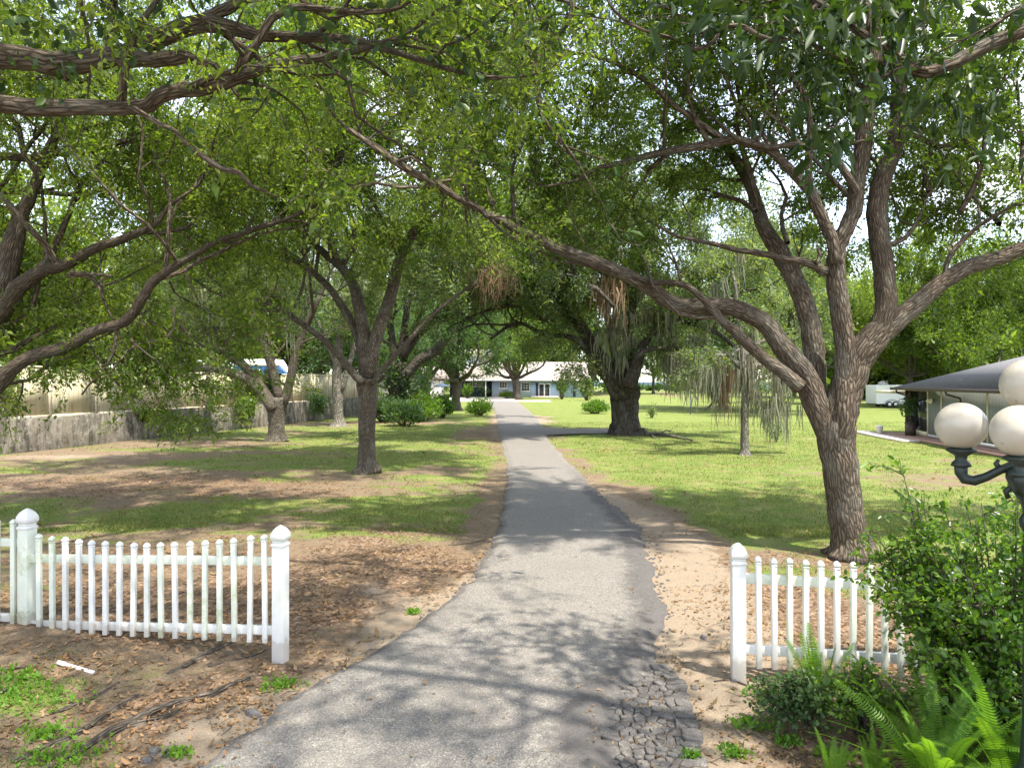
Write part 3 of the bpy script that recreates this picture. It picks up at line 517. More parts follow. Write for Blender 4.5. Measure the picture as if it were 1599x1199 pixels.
b_ = np.array([at(rx, ry, 6.2 + rng.normal(0, .35)) for rx, ry in zip(rng.normal(90, 110, 46), rng.normal(50, 55, 46))] + [at(rx, ry, 6.0 + rng.normal(0, .3)) for rx, ry in zip(rng.uniform(150, 780, 64), rng.normal(60, 60, 64))])
leaf_mesh('broad_leaf_spray', b_, b_ + rng.normal(0, .12, b_.shape), 5, .095, M['leaf_big'], t, .05, .55, .5, .5, 'oval', 5, .2)
tm('tn1')
t = thing('magnolia_tree', 'tree outside the upper right corner with large dark glossy drooping leaves', 'tree', (7.6, 5.0, 0), 'shade trees on the lawn')
T = Tree(14, spacing=.5, clen=.9, maxl=2, sides=6, wig=.3, updir=-.05, rmin=.004); Y = 5.6
T.limb3([(7.6, 5.0, -.1), (7.6, 5.0, 1.5), (7.4, 5.1, 3.2), (7.0, 5.3, 4.6), (6.5, 5.5, 5.4)], [.34, .27, .24, .2, .15], False, sides=16, flare=.6)
T.limb3([(6.9, 5.35, 4.7), tuple(at(1900, 40, Y)), tuple(at(1760, 8, Y)), tuple(at(1660, 22, Y))], [.14, .1, .07, .06], False, sides=12)
_m = (T.maxl, T.clen, T.spacing); T.maxl, T.clen, T.spacing = 3, 2.2, .75
T.limb3([(7.5, 5.05, 2.8), (6.6, 3.8, 4.8), (5.0, 2.2, 6.6), (3.0, .8, 7.6), (1.0, -.2, 8.1), (-1.2, -.8, 8.3)], [.2, .17, .13, .10, .07, .04], True, .35, 10, 2.2, .8)  # unseen limbs arching over the viewer, added to darken the near driveway
T.limb3([(5.6, 2.8, 6.0), (4.6, 3.2, 7.4), (3.0, 3.6, 8.6), (1.2, 4.0, 9.2), (-.6, 4.4, 9.4)], [.13, .11, .09, .06, .03], True, .3, 8, 2.2, .8)
T.burst(12, 2.0, .035, .35, pick=[-1, -2]); T.maxl, T.clen, T.spacing = _m
T.limb([(1690, 16, 26), (1599, 48, 23), (1540, 72, 21), (1490, 98, 20), (1455, 112, 19), (1430, 110, 17), (1400, 88, 15), (1360, 62, 14), (1310, 28, 12), (1270, 0, 11), (1215, -30, 7)], Y, True, .3, 14)
T.limb([(1448, 110, 10), (1420, 108, 8), (1390, 114, 7), (1352, 136, 4)], Y - .05, True, .3, 7, .7)
T.limb([(1690, -30, 16), (1620, 2, 12), (1580, 20, 8), (1566, 30, 5)], Y - .4, True, .3, 7, .7)
T.limb([(1300, -25, 9), (1240, 50, 8), (1200, 62, 8), (1160, 42, 7), (1130, 44, 6), (1112, 68, 6), (1085, 76, 6), (1050, 60, 5), (1000, 46, 5), (960, 18, 4), (940, -20, 3)], Y, True, .1, 8, .8)
T.limb([(800, -40, 13), (806, 20, 12), (818, 60, 12), (832, 95, 11), (838, 130, 9), (846, 180, 7), (880, 225, 6), (905, 260, 4)], 8.5, True, .15, 9, 1.3)
T.limb([(893, -20, 7), (890, 30, 7), (868, 62, 6), (840, 95, 5), (800, 135, 3)], 8.3, True, .15, 7, 1.0)
cl = [(1265, 75, 60, 40, 34), (1330, 130, 60, 55, 52), (1290, 190, 55, 30, 14), (1480, 120, 60, 50, 30), (1420, 20, 70, 30, 26), (1070, 40, 45, 30, 16), (1200, 20, 50, 25, 22), (1550, 130, 45, 45, 18), (1350, 30, 50, 30, 30), (1120, 80, 30, 20, 8), (1390, 165, 30, 30, 9), (1500, 190, 40, 25, 7)]
b_ = np.array([at(rng.normal(x, sx), rng.normal(y, sy), Y + rng.normal(0, .4)) for x, y, sx, sy, n in cl for _ in range(int(n * .8))])
T.finish(t, 'bark', 'leaf_big', 3, .095, seed=6, spread=.07, aspect=.42, shape='oval')
leaf_mesh('broad_leaf_spray', b_, b_ + rng.normal(0, .08, b_.shape), 6, .135, M['leaf_big'], t, .03, .38, .5, .85, 'oval', 7, .22)
tm('tn2')
# --- the multi-stemmed oak by the retaining wall
t = thing('oak_tree', 'low-forking oak with a long level limb in front of the stained retaining wall', 'tree', gp(432, 688), 'shade trees on the lawn')
T = Tree(21, keep=lambda p, l: p[2] > 3.7 and not (p[1] < 31.5 and p[2] < 6), spacing=1.25, clen=3.2, maxl=3, sides=6, wig=.28, updir=.10, rmin=.014); Y = 32.8
T.limb([(432, 690, 28), (432, 680, 26), (432, 660, 26), (432, 640, 28), (432, 622, 30)], Y, False, sides=20, flare=.7)
T.limb([(426, 640, 18), (412, 616, 17), (392, 596, 15), (355, 580, 13), (320, 574, 12), (290, 574, 12), (268, 566, 11), (252, 560, 8)], Y - .3, True, .75, 12, 1.6)
T.limb([(425, 632, 17), (405, 600, 15), (385, 575, 14), (360, 553, 13), (340, 544, 9), (325, 538, 6)], Y - .1, True, .55, 10, 2.2)
T.limb([(343, 576, 5), (322, 583, 4), (300, 590, 3.5), (264, 602, 3)], Y - .6, False, sides=6)
T.limb([(436, 625, 15), (427, 580, 14), (412, 540, 12), (399, 503, 11), (385, 462, 9), (370, 420, 6)], Y, True, .3, 10)
T.limb([(443, 630, 15), (452, 598, 14), (461, 560, 13), (470, 530, 12), (480, 505, 9), (500, 460, 6)], Y, True, .3, 10)
T.limb([(428, 598, 4), (420, 578, 4), (430, 558, 4), (446, 536, 3)], Y, True, .6, 6, 1.5)
T.burst(9, 4, .09, .6)
T.finish(t, 'bark_mid', 'leaf_grey', 22, .12, seed=8, spread=.15, moss=60, mlen=(.4, 1.6))
tm('t2')
t = thing('oak_tree', 'pale-barked straight oak with hanging moss near the far end of the retaining wall', 'tree', gp(530, 664), 'shade trees on the lawn')
T = Tree(22, spacing=1.3, clen=3.2, maxl=2, sides=6, rmin=.02); Y = 44
T.limb([(529, 667, 22), (529, 655, 17), (527, 620, 16), (525, 590, 15), (528, 555, 13), (531, 520, 11), (536, 470, 9), (540, 410, 7)], Y, True, .5, 16, flare=.8)
T.limb([(533, 610, 9), (542, 580, 9), (552, 545, 8), (560, 510, 7), (575, 460, 5)], Y, True, .4, 9)
T.limb([(525, 575, 6), (515, 545, 6), (500, 510, 5), (480, 470, 4)], Y, True, .4, 7)
for dx, dy, dz, l in ((-.9, 0, .6, 5), (-.3, .6, .9, 5), (.8, .3, .7, 5)): T.grow(at(535, 470, Y), (dx, dy, dz), .15, l, 0)
T.finish(t, 'bark_pale', 'leaf_grey', 30, .17, seed=9, spread=.35, moss=50, mlen=(.6, 2.4))
# --- ivy-covered tree in the shrub bed
t = thing('oak_tree', 'dark ivy-wrapped oak rising out of the shrub bed left of the driveway', 'tree', gp(622, 652), 'shade trees on the lawn')
T = Tree(23, spacing=1.4, clen=4.2, maxl=3, sides=6, rmin=.02, wig=.24); Y = 52
T.limb([(622, 655, 32), (621, 640, 26), (620, 615, 25), (621, 590, 27), (624, 565, 28)], Y, False, sides=16, flare=1)
T.limb([(630, 590, 16), (655, 562, 16), (680, 548, 15), (705, 520, 12), (735, 495, 10), (765, 478, 8), (800, 470, 5)], Y - 1, True, .35, 10)
T.limb([(626, 560, 17), (650, 525, 14), (672, 498, 12), (706, 467, 10), (745, 440, 8), (790, 410, 5)], Y, True, .3, 10)
T.limb([(618, 570, 15), (612, 530, 12), (605, 480, 10), (590, 420, 8)], Y, True, .3, 9)
T.limb([(625, 560, 13), (632, 510, 11), (640, 450, 9), (650, 390, 6)], Y, True, .3, 9)
T.limb([(612, 600, 7), (595, 585, 6), (575, 577, 5), (545, 575, 4)], Y, True, .4, 7)
for dx, dy, dz, l in ((-.9, 0, .6, 8), (.3, .6, .9, 8), (.9, .3, .5, 9), (1, -.4, .4, 8)): T.grow(at(625, 540, Y), (dx, dy, dz), .2, l, 0)
T.finish(t, 'bark_dark', 'leaf_dark', 14, .20, seed=10, spread=.3, moss=25, mlen=(.5, 2))
ivy = [at(620 + rng.normal(0, 10), rng.uniform(560, 640), Y + rng.normal(0, .5)) for _ in range(260)]
leaf_mesh('ivy', ivy, np.array(ivy) + .1, 12, .16, M['leaf_dark'], t, .15, seed=3, aspect=.9)
tm('t4')
def simple_tree(px, py, w, htop, spread, leaf, bark, label, seed, K=12, size=.25, fork=None, moss=0, cat='tree', group='shade trees on the lawn', maxl=2, n0=7, z0=None, pos=None, clen=None, lowd=.1, r0=None, spacing=None, name='oak_tree', mlen=(.5, 2)):
    b = gp(px, py) if pos is None else np.array(pos); Y = b[1]; T = Tree(seed, spacing=spacing or spread * .3, clen=clen or spread * .62, maxl=maxl, sides=6, rmin=.02, wig=.25, updir=.12)
    t = thing(name, label, cat, b, group); r = (w / 2 / F * Y) if r0 is None else r0; fz = fork or htop * .28
    lean = T.rv() * .25; lean[2] = 0
    T.limb3([b - (0, 0, .1), b + (0, 0, fz * .4), b + lean * .5 + (0, 0, fz * .8), b + lean + (0, 0, fz)], [r * 1.15, r, r, r * 1.1], False, sides=12, flare=.8)
    top = b + lean + (0, 0, fz)
    for i in range(n0):
        a = i / n0 * 6.283 + T.R.random() * .8; e = T.R.uniform(lowd, 1.2); d = np.array((math.cos(a) * math.cos(e), math.sin(a) * math.cos(e), math.sin(e)))
        L_ = (htop - fz) * math.sin(e) * .62 + spread * math.cos(e) * .62; T.grow(top - (0, 0, fz * .12 * T.R.random()), d, r * .5, L_, 0)
    return T.finish(t, bark, leaf, K, size, seed=seed, spread=size * 1.3, moss=moss, mlen=mlen)
simple_tree(712, 640, 14, 12, 6, 'leaf_dark', 'bark_mid', 'forked oak behind the round bush just left of the driveway', 31, K=18, size=.23, fork=2.7, n0=11, lowd=.15)
simple_tree(664, 625, 16, 11, 6, 'leaf_dark', 'bark_dark', 'oak behind the shrub bed beside the parking court', 32, K=16, size=.26, fork=3, n0=8, lowd=.4)
simple_tree(807, 623, 12, 12.5, 6.2, 'leaf', 'bark_dark', 'round-crowned oak in front of the blue house by the driveway end', 33, K=16, size=.26, fork=3.2, n0=14, lowd=.1)
tm('mid')
# --- the massive mossy oak right of the drive
t = thing('oak_tree', 'massive old live oak with thick leaning limb and hanging moss right of the driveway', 'tree', gp(977, 677), 'shade trees on the lawn')
T = Tree(41, keep=lambda p, l: p[2] > (4.9 if p[0] < 2 else 3.9) and not (p[1] < 34.5 and p[2] < 6.2), spacing=1.25, clen=3.4, maxl=3, sides=6, wig=.27, updir=.06, rmin=.015); Y = 37
T.limb([(977, 681, 46), (977, 672, 43), (976, 650, 42), (976, 625, 44), (977, 600, 50)], Y, False, sides=26, flare=1.3, wob=.03)
T.limb([(968, 620, 30), (955, 590, 29), (938, 562, 25), (920, 538, 22), (908, 512, 20), (896, 492, 18), (880, 480, 15), (860, 466, 12), (830, 455, 8), (800, 452, 5)], Y - .5, True, .45, 14)
T.limb([(915, 545, 10), (900, 530, 10), (880, 524, 8), (855, 525, 7), (835, 515, 6), (812, 505, 6), (790, 512, 5), (765, 530, 4)], Y - 1, True, .4, 8, 2.4)
T.limb([(870, 480, 8), (850, 500, 7), (830, 485, 6), (800, 478, 6), (770, 482, 6), (735, 495, 4)], Y - 1.5, True, .3, 8, 2.2)
T.limb([(975, 610, 26), (985, 570, 18), (982, 530, 15), (986, 490, 13), (995, 440, 10), (1000, 380, 7)], Y, True, .3, 12)
T.limb([(982, 605, 26), (996, 560, 17), (1010, 530, 13), (1040, 505, 10), (1080, 505, 8), (1120, 520, 7), (1150, 545, 5), (1165, 560, 4)], Y - 1.5, True, .3, 10)
T.limb([(990, 560, 10), (1015, 545, 8), (1050, 545, 6), (1085, 560, 4)], Y - 2.5, True, .3, 8, 2)
T.limb([(972, 600, 14), (960, 560, 12), (950, 500, 10), (930, 440, 8), (915, 400, 5)], Y + 1, True, .3, 9)
T.limb([(960, 480, 6), (930, 450, 7), (905, 438, 6), (893, 415, 4)], Y - 4, True, .3, 7, 1.6)
T.burst(14, 4.6, .12, .4); T.burst(10, 6, .13, .5, [(-1, -.3, .4), (-.8, -.8, .6), (-.4, .6, .5), (-.9, .3, .4)]); T.burst(8, 2.2, .05, .4, [(-.2, -.9, .1), (.5, -.8, .1)], 1)
for a in ((862, 500, 45, 36, 34), (908, 582, 26, 26, 26), (850, 535, 36, 30, 24), (888, 592, 20, 16, 10), (1045, 520, 70, 35, 60), (1085, 555, 70, 26, 40), (950, 440, 60, 40, 40)): T.clump(a[0], a[1], Y - 1, a[2], a[3], a[4], 1.2)
T.finish(t, 'bark_dark', 'leaf_grey', 30, .13, seed=12, spread=.19, moss=80, mlen=(.4, 1.8))
mp_ = [at(rng.normal(1000, 30), rng.uniform(470, 560), Y - 1 + rng.normal(0, .6)) for _ in range(45)] + [at(rng.uniform(1040, 1160), rng.uniform(520, 590), Y - 2 + rng.normal(0, .8)) for _ in range(60)]
moss_mesh(t, mp_, (.7, 2.4), 'moss', .37, 14, .02, .18)
moss_mesh(t, [at(rng.normal(952, 14), rng.normal(452, 12), Y - 3) for _ in range(12)], (.5, 2.4), 'moss_rust', .61, 14, .025, .2)
tm('t8')
# --- small mossy tree
t = thing('oak_tree', 'thin straight-trunked tree draped in long grey moss right of the big mossy oak', 'tree', gp(1163, 709), 'shade trees on the lawn')
T = Tree(43, spacing=.9, clen=1.5, maxl=2, sides=6, wig=.3, updir=0, rmin=.012); Y = 26.8
T.limb([(1163, 712, 17), (1163, 700, 13), (1163, 660, 12), (1164, 620, 12), (1163, 590, 12), (1160, 560, 12), (1158, 530, 9), (1150, 480, 7), (1148, 440, 5)], Y, True, .6, 14, flare=.5)
T.limb([(1160, 575, 10), (1140, 560, 9), (1122, 555, 8), (1105, 558, 6)], Y, True, .3, 8)
T.limb([(1163, 580, 9), (1180, 570, 8), (1200, 572, 6), (1225, 585, 4), (1240, 600, 3)], Y, True, .3, 8)
T.limb([(1160, 560, 8), (1178, 540, 7), (1200, 530, 5), (1225, 535, 4)], Y, True, .3, 8)
T.limb([(1120, 558, 6), (1125, 585, 5), (1122, 610, 4), (1112, 630, 3), (1100, 640, 2)], Y, False, sides=6)
T.finish(t, 'bark_pale', 'leaf_grey', 24, .11, seed=14, spread=.14, moss=40, mlen=(.5, 2.0))
mp_ = [at(rng.normal(1205, 22), rng.uniform(560, 640), Y + rng.normal(0, .4)) for _ in range(34)] + [at(rng.normal(1120, 12), rng.uniform(555, 600), Y + rng.normal(0, .3)) for _ in range(26)] + [at(rng.normal(1165, 8), rng.uniform(540, 590), Y + rng.normal(0, .25)) for _ in range(16)]
moss_mesh(t, mp_, (.6, 2.2), 'moss', .77, 14, .014, .10); moss_mesh(t, [at(rng.normal(1128, 6), rng.uniform(555, 580), Y - .2) for _ in range(12)], (1.2, 2.6), 'moss_rust', .78, 14, .014, .08)
# dead tangle hanging over the drive
t = thing('dead_branch', 'round brown tangle of dead twigs hanging above the middle of the driveway', 'branch', at(776, 430, 20))
mb = MB(); rr_ = random.Random(4)
for i in range(260):
    a = at(rr_.gauss(776, 16), rr_.gauss(428, 14), 20 + rr_.gauss(0, .3)); d = np.array([rr_.gauss(0, .12), rr_.gauss(0, .12), -abs(rr_.gauss(.15, .25))]); mb.tube([a, a + d * .5 + np.array((rr_.gauss(0, .03), 0, 0)), a + d], [.009, .008, .004], 3, False)
mb.tube([at(776, 395, 20), at(776, 410, 20), at(777, 440, 20)], [.03, .035, .02], 6); mb.build('twig_tangle', plain('dead_twig', (.17, .105, .06), .9), t)
leaf_mesh('dead_leaves', [at(rng.normal(776, 16), rng.normal(428, 15), 20 + rng.normal(0, .3)) for _ in range(300)], [at(776, 440, 20)] * 300, 0, .1, M['leaf_dead'], t) if False else None
tm('small')
# --- trees in the distance
bgl = [  # column, depth, height, spread, leaf, hue word
    (-60, 44, 15, 7, 'leaf_yel'), (90, 50, 12, 6, 'leaf_yel'), (230, 56, 13, 6.5, 'leaf_yel'), (330, 66, 16, 7, 'leaf'), (420, 76, 19, 7, 'leaf_grey'), (505, 80, 15, 7, 'leaf_dark'), (585, 92, 15, 7, 'leaf_dark'),
    (20, 62, 17, 8, 'leaf'), (150, 70, 18, 8, 'leaf_yel'), (270, 84, 20, 9, 'leaf_yel'), (375, 92, 21, 9, 'leaf_yel'), (470, 104, 22, 9, 'leaf_grey'), (550, 118, 24, 10, 'leaf'), (-30, 36, 13, 6, 'leaf_yel'),
    (655, 128, 23, 10, 'leaf'), (735, 135, 26, 11, 'leaf'), (835, 140, 27, 12, 'leaf'), (925, 138, 25, 11, 'leaf_grey'), (1020, 150, 26, 11, 'leaf'),
    (1215, 62, 19, 7, 'leaf_grey'), (1130, 70, 18, 7.5, 'leaf_grey'), (1330, 84, 24, 9, 'leaf_yel'), (1420, 76, 21, 8, 'leaf_yel'), (1560, 70, 19, 8, 'leaf'),
    (1240, 120, 24, 9, 'leaf_grey'), (1325, 112, 25, 9, 'leaf_yel'), (1395, 104, 23, 9, 'leaf_yel'), (1455, 98, 19, 8.5, 'leaf'), (1525, 94, 20, 9, 'leaf_yel'), (1600, 90, 22, 9, 'leaf'), (1700, 84, 22, 9, 'leaf_yel'), (1150, 165, 24, 11, 'leaf')]
words = ['leftmost sunlit tree beyond the tan fence', 'second sunlit tree beyond the tan fence', 'bushy yellow-green tree beyond the middle of the tan fence', 'tall green tree beyond the far half of the tan fence', 'tall grey-green tree behind the blue van', 'dark tree just beyond the far end of the tan fence', 'dark tree between the fence end and the white garage',
    'big green tree far behind the left end of the tan fence', 'big sunlit tree far behind the left part of the tan fence', 'big sunlit tree far behind the middle of the tan fence', 'big sunlit tree left of the blue van and far behind it', 'grey-green tree far behind the pale straight oak', 'tall green tree far behind the slender upright oak', 'nearest sunlit tree over the left end of the tan fence',
    'tall tree behind the white garage', 'tall tree behind the left end of the blue house', 'tallest tree behind the middle of the blue house', 'grey-green tree behind the right end of the blue house', 'tall tree far behind the big mossy oak',
    'pale grey-green tree between the thin mossy tree and the forked oak', 'grey-green tree just behind the thin mossy tree', 'tall sunlit tree directly behind the forked foreground oak', 'sunlit tree in front of the white trailer', 'green tree rising over the near roof of the grey house',
    'grey-green tree far beyond the thin mossy tree', 'pale yellow-green tree seen through the fork of the foreground oak', 'yellow-green tree left of the white trailer', 'green tree behind the white trailer', 'yellow-green tree behind the peak of the grey house', 'green tree behind the lamp globes', 'tree beyond the right edge behind the grey house', 'distant tree between the mossy oak and the forked foreground oak']
for i, (px, Y_, h_, s_, lf) in enumerate(bgl):
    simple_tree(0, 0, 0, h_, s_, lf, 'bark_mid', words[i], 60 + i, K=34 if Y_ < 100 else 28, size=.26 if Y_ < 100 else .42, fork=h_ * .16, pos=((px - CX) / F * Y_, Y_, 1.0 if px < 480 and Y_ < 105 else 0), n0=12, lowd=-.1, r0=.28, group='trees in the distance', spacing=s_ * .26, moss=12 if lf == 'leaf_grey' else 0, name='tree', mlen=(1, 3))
r = np.random.default_rng(91); cs = []; wx = []
for px0, px1, Yd, num, hh_ in ((-100, 985, 175, 900, 15), (1112, 1800, 185, 620, 15), (1300, 1720, 112, 420, 7), (985, 1112, 620, 60, 22)):
    for _ in range(num):
        px = r.uniform(px0, px1); Y_ = Yd + r.normal(0, 6); hm = hh_ * (.65 + .55 * fbm(np.array(px * .012), np.array(Yd * .1), 5, 3)); cs.append(((px - CX) / F * Y_, Y_, abs(r.uniform(0, 1)) * hm))
cs = np.array(cs); o = leaf_mesh('distant_woods', cs, cs + r.normal(0, 1.2, cs.shape), 34, .75, M['leaf'], None, 1.0, .6, .7, 0, seed=77); tag(o, 'far wooded edge closing the view behind the houses and lawn', None, None, 'stuff')
tm('bg')
# ------------------------------------------------------------------ retaining wall, bank, tan fence
k = NM('stained_concrete'); P = k.pos((1, 1, 1)); Ps = k.pos((1, 1, .22))
c = k.ramp(k.noise(P, 1.3, 8, .7), [(.3, (.14, .125, .10)), (.5, (.22, .20, .165)), (.7, (.34, .31, .26))])
st_ = k.ramp(k.noise(Ps, 3.2, 8, .8), [(.42, 0), (.60, .92)]); c = k.mix(st_, c, (.045, .043, .036))
c = k.mix(k.ramp(k.noise(P, 4.5, 6, .75), [(.52, 0), (.68, .8)]), c, (.38, .35, .30)); c = k.mix(k.ramp(k.noise(Ps, 1.7, 6, .8), [(.55, 0), (.72, .6)]), c, (.16, .125, .075))
M['stain'] = k.done(c, .92, k.noise(P, 9, 6), .5, .02, .1)
W0 = np.array((-23.2, 9.5)); wl = [(-21.5, 16.5, 1.27), (-19.35, 26.4, 1.24), (-14.45, 46.5, 1.30)]
t = thing('retaining_wall', 'long low concrete retaining wall streaked with black mould along the left lawn', 'wall', (-17, 35, 0))
def wallseg(a, b, h0, h1, th=.22):
    a = np.array(a, float); b = np.array(b, float); d = unit(b - a); n_ = np.array((-d[1], d[0])) * th
    pts = [(*a, -.2), (*b, -.2), (*b, h1), (*a, h0)]; m = MB(); m.prism(pts, (n_[0], n_[1], 0)); return m
pA, pB, pC, pD = (-23.3, 8.5), (-16.75, 37.4), (-12.3, 57.2), (-11.0, 63.5)
bevel(wallseg(pA, pB, 1.20, 1.36).build('wall_panel', M['stain'], t), .015); bevel(wallseg(pB, pC, 1.22, 1.46).build('wall_panel', M['stain'], t), .015); bevel(wallseg(pC, pD, 1.46, 1.5).build('wall_panel', M['stain'], t), .015)
M['bank'] = plain('bank_soil', (.16, .13, .085), .95, .1, .3, 1.5)
m = MB(); m.prism([(-23.3 - .23, 8.5, 1.02), (-12.3 - .25, 57.2, 1.2), (-11.3, 63, 1.22), (-60, 150, 1.3), (-120, 150, 1.3), (-120, 8.5, 1.1)], (0, 0, -1.2)); struct(m.build('raised_bank', M['bank']), 'raised ground behind the retaining wall')
k = NM('tan_vinyl'); P = k.pos(); g_ = k.math('ABSOLUTE', k.math('SUBTRACT', k.math('FRACT', k.math('MULTIPLY', k.n('ShaderNodeSeparateXYZ').outputs[1], 1.0)), .5))
sx = [n for n in k.t.nodes if n.bl_idname == 'ShaderNodeSeparateXYZ'][0]; k.l(k.pos((1, 4.2, 1)), sx.inputs[0])
c = k.ramp(k.noise(P, 1.2, 4), [(.3, (.46, .41, .27)), (.7, (.60, .55, .40))]); c = k.mix(k.ramp(k.noise(k.pos((1, 1, .12)), 3.5, 6, .7), [(.5, 0), (.68, .75)]), c, (.16, .14, .06))
c = k.mix(k.ramp(g_, [(.0, .7), (.05, 0)]), c, (.12, .10, .06)); M['tan'] = k.done(c, .6, None, spec=.3)
M['tanp'] = plain('tan_post', (.62, .56, .42), .6)
t = thing('tan_fence', 'tall tan panel fence with green stains behind the retaining wall', 'fence', (-19.5, 35, 1.1))
fa = np.array((-25.3, 8.5)); fb = np.array((-12.9, 63.0)); nF = 22
for i in range(nF):
    a = fa + (fb - fa) * (i / nF); b = fa + (fb - fa) * ((i + 1) / nF); top = 3.42 if i < 9 else 3.25; d = unit(b - a)
    m = MB(); m.bar((*(a + d * .07), (top + 1.1) / 2), (*(b - d * .07), (top + 1.1) / 2), .045, top - 1.28); m.build('fence_panel', M['tan'], t)
    m = MB(); m.bar((*(a + d * .06), top - .04), (*(b - d * .06), top - .04), .07, .1); m.bar((*(a + d * .06), 1.24), (*(b - d * .06), 1.24), .07, .12); m.build('rail', M['tanp'], t)
    m = MB(); m.box((*a, (top + 1.0) / 2 + .05), (.12, .12, top - .95)); m.box((*a, top + .10), (.15, .15, .05)); m.build('post', M['tanp'], t)
# vines climbing on fence and wall
def fl(tt, off=.25): p = fa + (fb - fa) * tt; return np.array((p[0] + off, p[1]))
vs = [(.36, 'thin vine with yellow-green leaves climbing the near part of the tan fence'), (.60, 'bare dark vine stems on the tan fence left of the low-forking oak'), (.64, 'twining vine with hanging foliage on the tan fence left of the low-forking oak'), (.675, 'leafy vine on the tan fence just behind the long level limb'), (.71, 'green vine column on the tan fence beside the multi-stemmed trunk')]
for q, (tt, lb) in enumerate(vs):
    p = fl(tt); t = thing('climbing_vine', lb, 'vine', (*p, 1.2), 'vines on the tan fence'); m = MB(); R_ = random.Random(q); ss = []
    for j in range(4):
        y0 = R_.uniform(-.6, .6); P_ = [(p[0] + R_.uniform(.0, .1), p[1] + y0 + .25 * math.sin(z * 2.2 + j) * (1 + .4 * j), 1.1 + z * 2.3 / 6) for z in range(7)]; m.tube(P_, [.035 if j < 2 else .018] * 7, 5); ss += P_[3:]
    m.build('stem', M['bark_dark'], t); ss = np.array(ss); leaf_mesh('leaves', ss, ss + (0, .3, -.3), (60, 14, 60, 90, 110)[q], .11, M[('leaf_yel', 'leaf_dark', 'leaf', 'leaf', 'leaf_dark')[q]], t, .22, .7, seed=q)
for q, (px, py, n_, s_, lb) in enumerate([(262, 640, 60, .14, 'small sprig of leaves growing over the top of the near retaining wall'), (402, 640, 220, .34, 'pale green leafy vine tumbling over the retaining wall beside the low-forking oak'), (480, 618, 160, .5, 'dark drooping shrub spilling over the far retaining wall')]):
    ty = {0: 33.6, 1: 41.5, 2: 50}[q]; xw = np.interp(ty, [8.5, 37.4, 57.2], [-23.3, -16.75, -12.3]) + .1; c0 = np.array((xw, ty, 1.35)); t = thing('wall_plant', lb, 'plant', c0, 'plants spilling over the retaining wall')
    pp = c0 + rng.normal(0, 1, (n_, 3)) * (s_ * .5, s_ * 1.4, s_ * .8); pp[:, 2] = np.minimum(pp[:, 2], 1.9)
    m = MB(); [m.tube([c0 + (-.2, 0, -.2), c0 + (0, dy * .5, .1), c0 + (.12, dy, -.3)], [.02, .015, .008], 5) for dy in (-.4, 0, .4)]; m.build('stem', M['bark_dark'], t); leaf_mesh('leaves', pp, pp + (.05, 0, -.15), 10, .11, M[('leaf', 'leaf_yel', 'leaf_dark')[q]], t, .10, .8, seed=q + 9)
# blue van beyond the fence
M['blue'] = plain('blue_paint', (.03, .12, .33), .3, .5, .05, 2); M['glass'] = NM('dark_glass').done((.03, .04, .045), .08, spec=.6); M['tyre'] = plain('tyre', (.03, .03, .03), .8); M['chrome'] = plain('grey_metal', (.5, .5, .5), .4, metal=.6)
vx, vy, vz = -20.8, 61.0, 1.26; t = thing('van', 'blue van with white roof and windscreen parked beyond the tan fence', 'van', (vx, vy, vz))
m = MB(); m.prism([(vx - 2.9, vy - .95, vz + .5), (vx + 2.3, vy - .95, vz + .5), (vx + 2.3, vy - .95, vz + 1.7), (vx + 1.75, vy - .95, vz + 1.95), (vx + 1.0, vy - .95, vz + 2.75), (vx - 2.9, vy - .95, vz + 2.75)], (0, 1.9, 0)); bevel(m.build('body', M['blue'], t), .06, 3)
m = MB(); m.prism([(vx - 2.95, vy - 1.0, vz + 2.75), (vx + 1.1, vy - 1.0, vz + 2.75), (vx + .7, vy - 1.0, vz + 3.35), (vx - 2.7, vy - 1.0, vz + 3.35)], (0, 2.0, 0)); bevel(m.build('roof', M['white_paint'], t), .12, 3)
m = MB(); m.prism([(vx + 1.06, vy - .85, vz + 2.72), (vx + 1.78, vy - .85, vz + 1.98), (vx + 1.85, vy - .85, vz + 2.0), (vx + 1.13, vy - .85, vz + 2.75)], (0, 1.7, 0)); m.build('windscreen', M['white_paint'], t)
for wx in (-2.2, -1.2, -.2): m = MB(); m.box((vx + wx + .3, vy - .96, vz + 2.3), (.8, .04, .5)); m.build('window', M['glass'], t)
for wx in (-2.0, 1.5):
    for wy in (-.85, .85): m = MB(); m.tube([(vx + wx, vy + wy - .1, vz + .34), (vx + wx, vy + wy + .1, vz + .34)], [.34, .34], 20); m.build('wheel', M['tyre'], t)
# ------------------------------------------------------------------ blue house at the end
k = NM('blue_brick'); c = k.ramp(k.noise(k.pos(), 1.2, 5), [(.3, (.27, .36, .50)), (.7, (.34, .43, .57))]); M['blueb'] = k.done(c, .85)
M['slate'] = plain('slate_wall', (.06, .085, .12), .8); k = NM('pale_shingles'); c = k.ramp(k.noise(k.pos((1, 3, 8)), 2.5, 5), [(.3, (.28, .24, .22)), (.7, (.37, .33, .30))]); M['shing'] = k.done(c, .9); M['door_dark'] = plain('dark_blue', (.03, .05, .09), .5)
HYr = 117.0
def hx(px, Y_=HYr): return (px - CX) / F * Y_
def hz(py, Y_=HYr): return H - (py - HY) / F * Y_
t = thing('house', 'long low blue brick house with pale shingle roof at the end of the driveway', 'house', (hx(820), HYr, 0))
m = MB(); m.box(((hx(768) + hx(915)) / 2, HYr + 4.5, 1.45), (hx(915) - hx(768), 9, 2.95)); m.build('wall', M['blueb'], t)
m = MB(); m.box(((hx(700) + hx(768)) / 2 - .01, HYr + 6, 1.45), (hx(768) - hx(700), 6, 2.9)); m.build('porch_wall', M['slate'], t)
